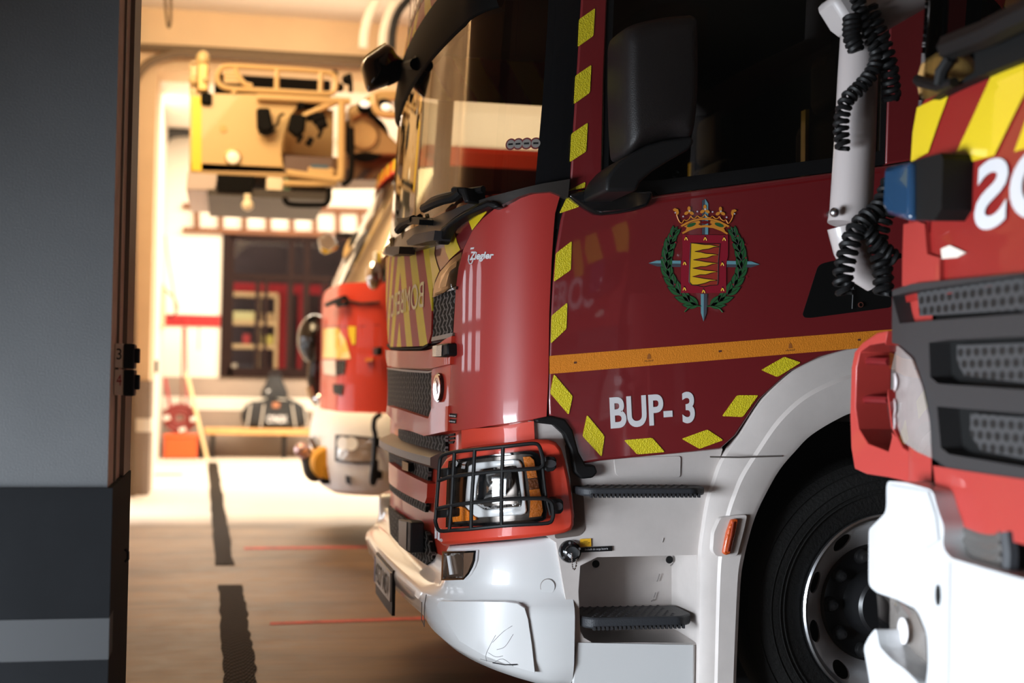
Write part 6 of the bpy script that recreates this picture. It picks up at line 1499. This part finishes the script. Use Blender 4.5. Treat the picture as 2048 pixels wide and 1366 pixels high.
# ------------------------------------------------------------------ near fire engine on the right
NRED_LIT = mat('near engine lit red', (0.42, 0.042, 0.034), 0.45, coat=0.4)  # lit copy for the low parts, daylight put into the colour
def near_engine():
    YN = 3.04; C3 = YN-1.22
    E = thing('fire_engine', (3.0, C3, 0), 'red and white fire engine at the right edge with a dark grille, nearest the camera', 'fire engine')
    far = []
    for k in range(0, 12):
        v = 1.10*k/11; far.append((1.53+0.05*(v/1.1)**2, C3-v))
    for k in range(1, 11):
        a = PI/2*k/10; far.append((1.58+0.16*(1-math.cos(a)), C3-1.10-0.12*math.sin(a)))
    far += [(2.5, C3-1.22), (3.4, C3-1.22)]
    S = Surf(far, C3, lambda z: 0.06*max(0, z-1.5))
    c = cr(1600, 0, 0.4978); d = cr(1600, 640, 0.5315)
    fy0 = C3-1.22
    def pt(name, q, m, off=0.0, thick=0.0, parent=None, **k): return patch(name, S, q, m, parent or E, off=off, thick=thick, res=0.06, **k)
    # base skin
    sk = pt('nose_panel', [(1760, 604), (1790, 226), (1850, 200), (2048, 118), (2300, 40), (2300, 515), (2048, 560)], mat('near engine shaded red', (0.30, 0.018, 0.015), 0.4, coat=0.4), 0.0, 0.02)  # upper nose takes a darker red copy for the dimmer light there
    grid('corner_skin', S, -1.45, -1.0, [0.9, 1.2, 1.5, 1.72], NRED_LIT, E, off=lambda u, z: -0.01, nu=24)
    grid('lower_skin', S, -1.25, 1.3, [0.55, 0.8, 1.0, 1.3], BLACKM, E, off=lambda u, z: -0.03, nu=30)
    m = MB().box((1.95, fy0+0.03, 0.9), (3.2, YN-0.02, 1.72)).box((2.9, fy0+0.03, 1.7), (3.2, YN-0.03, 3.0)).box((1.9, fy0+0.03, 2.9), (3.2, YN-0.03, 3.0)); m.build('cab_shell', MATS['dark cab trim'], E)
    MB().box((3.3, fy0, 0.6), (7.5, YN, 3.1)).build('rear_body', RED_SHADE, E, bevel=0.04)
    for x in (3.1, 6.2):
        for y in (fy0+0.02, YN-0.34): MB().lathe([(0, 0.0), (0, 0.42), (0.04, 0.5), (0.28, 0.5), (0.32, 0.42), (0.32, 0)], (x, y, 0.5), (0, 1, 0), 32).build('wheel', RUBBER, E)
    MB().box((2.0, fy0+0.3, 0.4), (7.2, YN-0.35, 0.95)).build('chassis', BLACKM, E)
    # windscreen and dark lower border
    grid('windscreen', S, -1.2, 1.2, [1.60, 1.8, 2.0, 2.2, 2.5, 2.8], WIND, E, off=lambda u, z: -0.006, nu=40)
    grid('screen_post', S, -1.42, -1.2, [1.6, 2.0, 2.4, 2.8], GLOSSB, E, off=lambda u, z: -0.004, nu=8)
    pt('scuttle', c((520, 400), (600, 360), (760, 290), (900, 235), (1200, 130), (1200, 30), (900, 100), (700, 190), (700, 290), (610, 345)), BLACKM, 0.03, 0.04)
    WP = MB(); WP.tube([S.px3(x, y, 0.05) for x, y in c((480, 330), (560, 350), (620, 330))], 0.012, 8); WP.tube([S.px3(x, y, 0.06) for x, y in c((560, 340), (575, 280), (605, 230))], 0.014, 8)
    WP.tube([S.px3(x, y, 0.06) for x, y in c((600, 190), (760, 130), (900, 60), (1100, -40))], 0.03, 8); WP.build('wiper', BLACK, E)
    # warm lamp bracket visible at the corner of the screen
    X = Plane('X', 1.62)
    pts = [X.px3(*p) for p in c((455, 320), (480, 240), (540, 205), (600, 200), (655, 250), (700, 310), (600, 365), (520, 410), (470, 400))]
    k = MB().prism(pts, (0.05, 0, 0)).build('corner_bracket', mat('brass coloured bracket', (0.65, 0.38, 0.14), 0.35, metal=0.3, vary=0.3, vscale=12), E, bevel=0.015)
    MB().tube([X.px3(x, y, 0.02) for x, y in c((470, 320), (520, 335), (555, 350), (560, 290), (600, 240))], 0.012, 8).build('bracket_cable', BLACK, k)
    pt('bonnet_groove', c((500, 660), (512, 900), (505, 1000), (512, 1000), (520, 900), (508, 655)), MATS['shaded red'], 0.004)
    pt('corner_column', c((395, 900), (470, 890), (500, 900), (510, 1020), (560, 1035), (560, 1140), (410, 1150)), NRED_LIT, 0.012, 0.03, bevel=0.012)
    for q in (((470, 432), (600, 372), (560, 480), (515, 612), (385, 650), (430, 530)), ((775, 290), (905, 236), (905, 370), (860, 460), (780, 625), (600, 672), (680, 500)), ((1010, 200), (1150, 150), (1150, 200), (1020, 560), (860, 610))):
        pt('chevron_stripe', c(*q), YELB, 0.004)
    pt('lamp_base', c((560, 640), (675, 620), (672, 860), (555, 880)), MATS['shaded red'], 0.005)
    bl = pt('blue_lamp', c((440, 650), (565, 615), (575, 640), (568, 840), (540, 885), (440, 885)), BLACKM, 0.07, 0.08, bevel=0.012)
    pt('lamp_lens', c((335, 668), (440, 648), (440, 888), (350, 865), (328, 830)), mat('blue lens', (0.02, 0.06, 0.13), 0.08, coat=1.0), 0.085, 0.08, bl, bevel=0.012)
    # mirrored word
    a = S.hit(*c((722, 640))[0]); b = S.hit(*c((880, 640))[0]); e = S.hit(*c((722, 912))[0])
    wdt = (b[0]-a[0]); zt = S.hit(*c((800, 632))[0])[1]; zb = S.hit(*c((800, 915))[0])[1]
    lettering('word_lettering', 'BOMBEROS', S, [(a[0], zt), (a[0]+wdt*9.3, zt), (a[0]+wdt*9.3, zb), (a[0], zb)], LETTER, sk, off=0.005, bold=0.028, px=False, mirror=True)
    pt('bright_catch', c((565, 1000), (600, 985), (665, 1015), (630, 1035), (570, 1040)), mat('pale reflector', (0.9, 0.8, 0.7), 0.2), 0.006, 0.004)
    # grille housing
    GH = mat('grille housing grey', (0.038, 0.036, 0.037), 0.5, spec=0.3, bump=0.1, bscale=200)
    slots = [c((365, 1190), (450, 1170), (900, 1105), (900, 1260), (500, 1290), (400, 1300)), d((485, 85), (560, 75), (880, 60), (880, 265), (520, 240), (490, 215)), d((515, 325), (640, 335), (880, 355), (880, 560), (560, 505), (530, 480))]
    gh = pt('grille_housing', c((345, 1165), (450, 1140), (900, 1098))+d((880, 30), (1000, 20), (1000, 640), (843, 612), (560, 560), (497, 520), (490, 400), (470, 260), (430, 140), (375, 95), (320, 85), (318, 0)), GH, 0.03, 0.05, holes=slots, bevel=0.01)
    for q in slots: pt('slot_back', q, BLACKM, -0.02, 0.005, gh)
    for q in (c((470, 1170), (900, 1105), (900, 1245), (480, 1270)), d((590, 95), (880, 85), (880, 240), (620, 210), (590, 160)), d((640, 350), (880, 370), (880, 530), (680, 490), (640, 430))):
        pt('grille_mesh', q, MESHF, 0.0, 0.006, gh)
    # headlight with red wing
    HL = pt('headlight', d((320, 95), (375, 102), (420, 145), (460, 250), (488, 380), (495, 520), (440, 495), (390, 460), (350, 380), (330, 250)), mat('near lamp', (0.50, 0.44, 0.42), 0.25, metal=0.4, bump=0.5, bscale=9), 0.02, 0.03)
    pt('lamp_lens', d((318, 92), (378, 98), (425, 142), (465, 250), (492, 380), (499, 524), (440, 500), (385, 465), (345, 385), (326, 250)), CLEAR, 0.035, 0.0, HL)
    for x, y, r in ((395, 235, 0.022), (380, 330, 0.022), (390, 385, 0.018)):
        u, z = S.hit(*d((x, y))[0]); pt('bulb', disc(S, u, z, r, r, 16), mat('bulb %d' % y, (0.95, 0.9, 0.9), 0.2), 0.025, 0.0, HL, px=False)
    XW = Plane('X', 1.60)
    def lay(name, q, m, off, thick, parent, **k): return patch(name, XW, q, m, parent, off=off, thick=thick, **k)
    outer = d((330, 40), (290, 48), (235, 85), (205, 120), (193, 180), (188, 350), (192, 480), (205, 560), (250, 580), (330, 592), (500, 628), (500, 540), (440, 515), (385, 480), (345, 400), (325, 250), (318, 100))
    hole = d((318, 85), (260, 95), (225, 120), (212, 180), (208, 330), (220, 410), (255, 465), (332, 495), (345, 440), (328, 300))
    wg = lay('corner_wing', outer, NRED_LIT, 0.0, 0.10, E, holes=[hole], bevel=0.02, seg=3)
    lay('wing_duct', hole, mat('duct dark red', (0.03, 0.004, 0.004), 0.6), -0.09, 0.01, wg)
    for y in (155, 300):
        MB().tube([XW.px3(x, yy, -0.03) for x, yy in d((212, y), (270, y-2), (335, y+2))], 0.010, 8).build('wing_bar', mat('wing bar %d' % y, (0.16, 0.01, 0.012), 0.4), wg)
    # lower valance and bumper
    pt('valance', d((500, 548), (600, 565), (843, 600), (1000, 625), (1000, 900), (843, 845), (700, 810), (600, 780), (545, 730), (515, 660)), NRED_LIT, 0.035, 0.05, bevel=0.012)
    pt('intake', d((540, 750), (843, 830), (1000, 880), (1000, 1010), (843, 985), (560, 900), (540, 830)), BLACKM, 0.0, 0.02)
    sp = MB()
    for k in range(5): sp.tube(smooth_path([S.px3(x, y+k*22, 0.02) for x, y in d((640, 790), (700, 815), (760, 820), (780, 800))], 3), 0.018, 8)
    sp.build('spring_coil', mat('dull metal', (0.2, 0.19, 0.18), 0.4, metal=0.6), E)
    ru = MB().tube([S.px3(x, y, 0.03) for x, y in d((790, 800), (800, 880), (795, 980))], 0.02, 8); ru.build('intake_strut', GREYP, E)
    NW = mat('near white bumper', (0.58, 0.59, 0.60), 0.4, coat=0.3)
    bm = pt('bumper', d((325, 605), (400, 612), (500, 640), (520, 720), (545, 780), (535, 850), (565, 895), (700, 935), (843, 975), (1000, 1010), (1000, 1500), (440, 1500), (470, 1400), (482, 1300), (478, 1180), (440, 1090), (360, 1050), (285, 1025), (240, 990), (232, 940), (234, 830), (250, 790), (325, 720)), NW, 0.08, 0.12, bevel=0.035, seg=5, r=0.02)
    pt('bumper_recess', d((335, 620), (480, 645), (510, 740), (520, 830), (470, 860), (400, 830), (330, 740)), NW, 0.085, 0.01, bm, bevel=0.01)
    pt('bumper_seam', d((563, 910), (567, 910), (560, 1400), (556, 1400)), MATS['panel gap'], 0.0805, 0.0, bm)
    u, z = S.hit(*d((522, 1035))[0], 0.08); pt('tow_hole', disc(S, u, z, 0.010, 0.022, 14), BLACK, 0.083, 0.004, bm, px=False)
    fl = pt('fog_lamp', d((280, 1030), (360, 1055), (435, 1095), (472, 1180), (478, 1300), (465, 1366), (440, 1375), (380, 1320), (290, 1230), (300, 1150)), mat('near fog', (0.42, 0.38, 0.35), 0.2, metal=0.6, bump=0.5, bscale=9), 0.03, 0.04)
    u, z = S.hit(*d((410, 1170))[0], 0.03); pt('fog_bulb', disc(S, u, z, 0.03, 0.03, 18), MATS['bulb 235'], 0.045, 0.0, fl, px=False)
    pt('lamp_lens', d((278, 1026), (360, 1050), (438, 1090), (476, 1180), (482, 1300), (468, 1370), (440, 1380), (380, 1325), (286, 1235), (298, 1150)), CLEAR, 0.06, 0.0, fl, dome=0.02)
    pt('bumper_lip', d((288, 1155), (295, 1225), (340, 1275), (400, 1320), (450, 1372), (470, 1500), (280, 1500), (262, 1366), (238, 1232), (255, 1195)), NW, 0.10, 0.14, bevel=0.03, seg=4, r=0.02)
near_engine()

# ------------------------------------------------------------------ white pole with coiled cables
def pole():
    Y = 3.52; c = cr(1600, 0, 0.4978)
    q = lambda x, y, d=0.0: onY(*c((x, y))[0], Y)+Vector((0, d, 0))
    top = q(200, 150)
    T = thing('boom_pole', q(170, 1000), 'white angled pole hung from the ceiling and wrapped with black coiled cables', 'pole')
    PW = mat('white pole enamel', (0.46, 0.41, 0.40), 0.4, coat=0.3)
    s_ = 0.055
    MB().tube([q(236, 150), q(232, 300), q(222, 550), q(205, 850), q(195, 905)], [0.052, 0.056, 0.058, 0.060, 0.060], 20).build('lower_tube', PW, T)
    MB().tube([q(180, 905), q(205, 1000), q(240, 1080), q(300, 1130)], [0.05, 0.05, 0.045, 0.035], 14).build('foot_elbow', PW, T)
    MB().tube([q(235, 100), q(330, 40), q(470, -40), q(800, -200)], 0.058, 16).build('upper_tube', PW, T)
    up = q(800, -200)
    MB().tube([up, Vector((up.x+0.1, up.y, 5.15))], 0.05, 12).build('ceiling_hanger', PW, T)
    MB().prism([q(88, 10, -0.06), q(150, -20, -0.06), q(245, 20, -0.06), q(250, 130, -0.06), q(200, 150, -0.06), q(150, 110, -0.06)], (0, 0.12, 0)).build('joint', mat('joint grey', (0.5, 0.46, 0.45), 0.4), T, bevel=0.02)
    MB().ball(q(108, 862, -0.05), 0.014).build('pin', BRUSH, T)
    def coil(path, R, turns, r=0.0085, off=0.0):
        P = smooth_path(path, 24); L = [0.0]
        for a, b in zip(P, P[1:]): L.append(L[-1]+(b-a).length)
        n = turns*14; out = []
        for i in range(n+1):
            s = L[-1]*i/n; k = max(j for j in range(len(L)) if L[j] <= s+1e-9); k = min(k, len(P)-2)
            t = (s-L[k])/max(1e-9, L[k+1]-L[k]); p = P[k].lerp(P[k+1], t); T_ = (P[k+1]-P[k]).normalized()
            e = T_.cross(Vector((0, 1, 0))); e = e.normalized() if e.length > 1e-3 else Vector((1, 0, 0)); g = T_.cross(e)
            a = 2*PI*i/14; out.append(p+(e*math.cos(a)+g*math.sin(a))*R)
        return MB().tube(out, r, 6)
    def cable(path, R, turns, r=0.0085): coil(path, R, turns, r).build('coiled_cable', BLACK, T)
    d = -0.09
    cable([q(170, -40, d), q(175, 40, d), q(210, 160, d), q(250, 240, d), q(235, 310, d), q(180, 380, d), q(130, 430, d), q(108, 520, d), q(115, 620, d)], 0.016, 26, 0.0075)
    cable([q(150, 100, d), q(150, 180, d), q(170, 230, d)], 0.018, 7)
    cable([q(230, 60, d+0.02), q(265, 190, d), q(295, 300, d), q(335, 420, d+0.04)], 0.02, 12)
    cable([q(310, 740, d), q(260, 850, d), q(200, 900, d), q(160, 950, d), q(130, 1040, d), q(115, 1130, d), q(130, 1190, d)], 0.022, 15, 0.0085)
    cable([q(320, 780, d), q(270, 900, d), q(250, 990, d), q(270, 1090, d), q(275, 1190, d)], 0.022, 13, 0.0085)
    cable([q(200, 940, d-0.01), q(250, 1000, d-0.01), q(320, 1060, d-0.01)], 0.018, 6, 0.008)
pole()
# ------------------------------------------------------------------ light
def area(name, loc, target, sx, sy, power, color):
    l = bpy.data.lights.new(name, 'AREA'); l.shape = 'RECTANGLE'; l.size = sx; l.size_y = sy; l.energy = power; l.color = color
    o = bpy.data.objects.new(name, l); col.objects.link(o); o.location = loc
    o.rotation_euler = (Vector(target)-Vector(loc)).to_track_quat('-Z', 'Y').to_euler()
    return o
wd = bpy.data.worlds.new('sky'); scene.world = wd; wd.use_nodes = True
bg = wd.node_tree.nodes['Background']; bg.inputs[0].default_value = (0.88, 0.93, 1.0, 1); bg.inputs[1].default_value = 7.0
area('hall_lamp_far', (3.0, 17.9, 5.1), (3.0, 17.9, 0), 8, 4.0, 1700, (1.0, 0.89, 0.72))
area('hall_lamp_mid', (-0.6, 9.0, 4.4), (0.8, 10.6, 1.2), 2.2, 2, 255, (1.0, 0.72, 0.40))
area('ceiling_fill', (0.6, 11.9, 4.6), (0.7, 13.6, 5.4), 3, 0.5, 75, (1.0, 0.80, 0.55))  # added fill without a real source, brightens ceiling and portal beam
d_ = area('bay_daylight', (-2.1, 2.45, 0.55), (1.6, 3.5, 0.2), 2.2, 1.0, 150, (0.82, 0.91, 1.0)); d_.data.spread = math.radians(105)
area('hall_lamp_near', (3.0, 0.5, 5.1), (3.0, 0.5, 0.0), 1.5, 1.5, 7, (1.0, 0.80, 0.66))
scene.view_settings.view_transform = 'Standard'
scene.view_settings.look = 'None'
scene.view_settings.exposure = -0.4
vs_ = scene.view_settings
vs_.use_curve_mapping = True
cm = vs_.curve_mapping
cm.curves[3].points[0].location = (0.0, 0.0012)
cm.update()
scene.cycles.use_denoising = True
scene.cycles.max_bounces = 8
scene.cycles.sample_clamp_indirect = 6.0
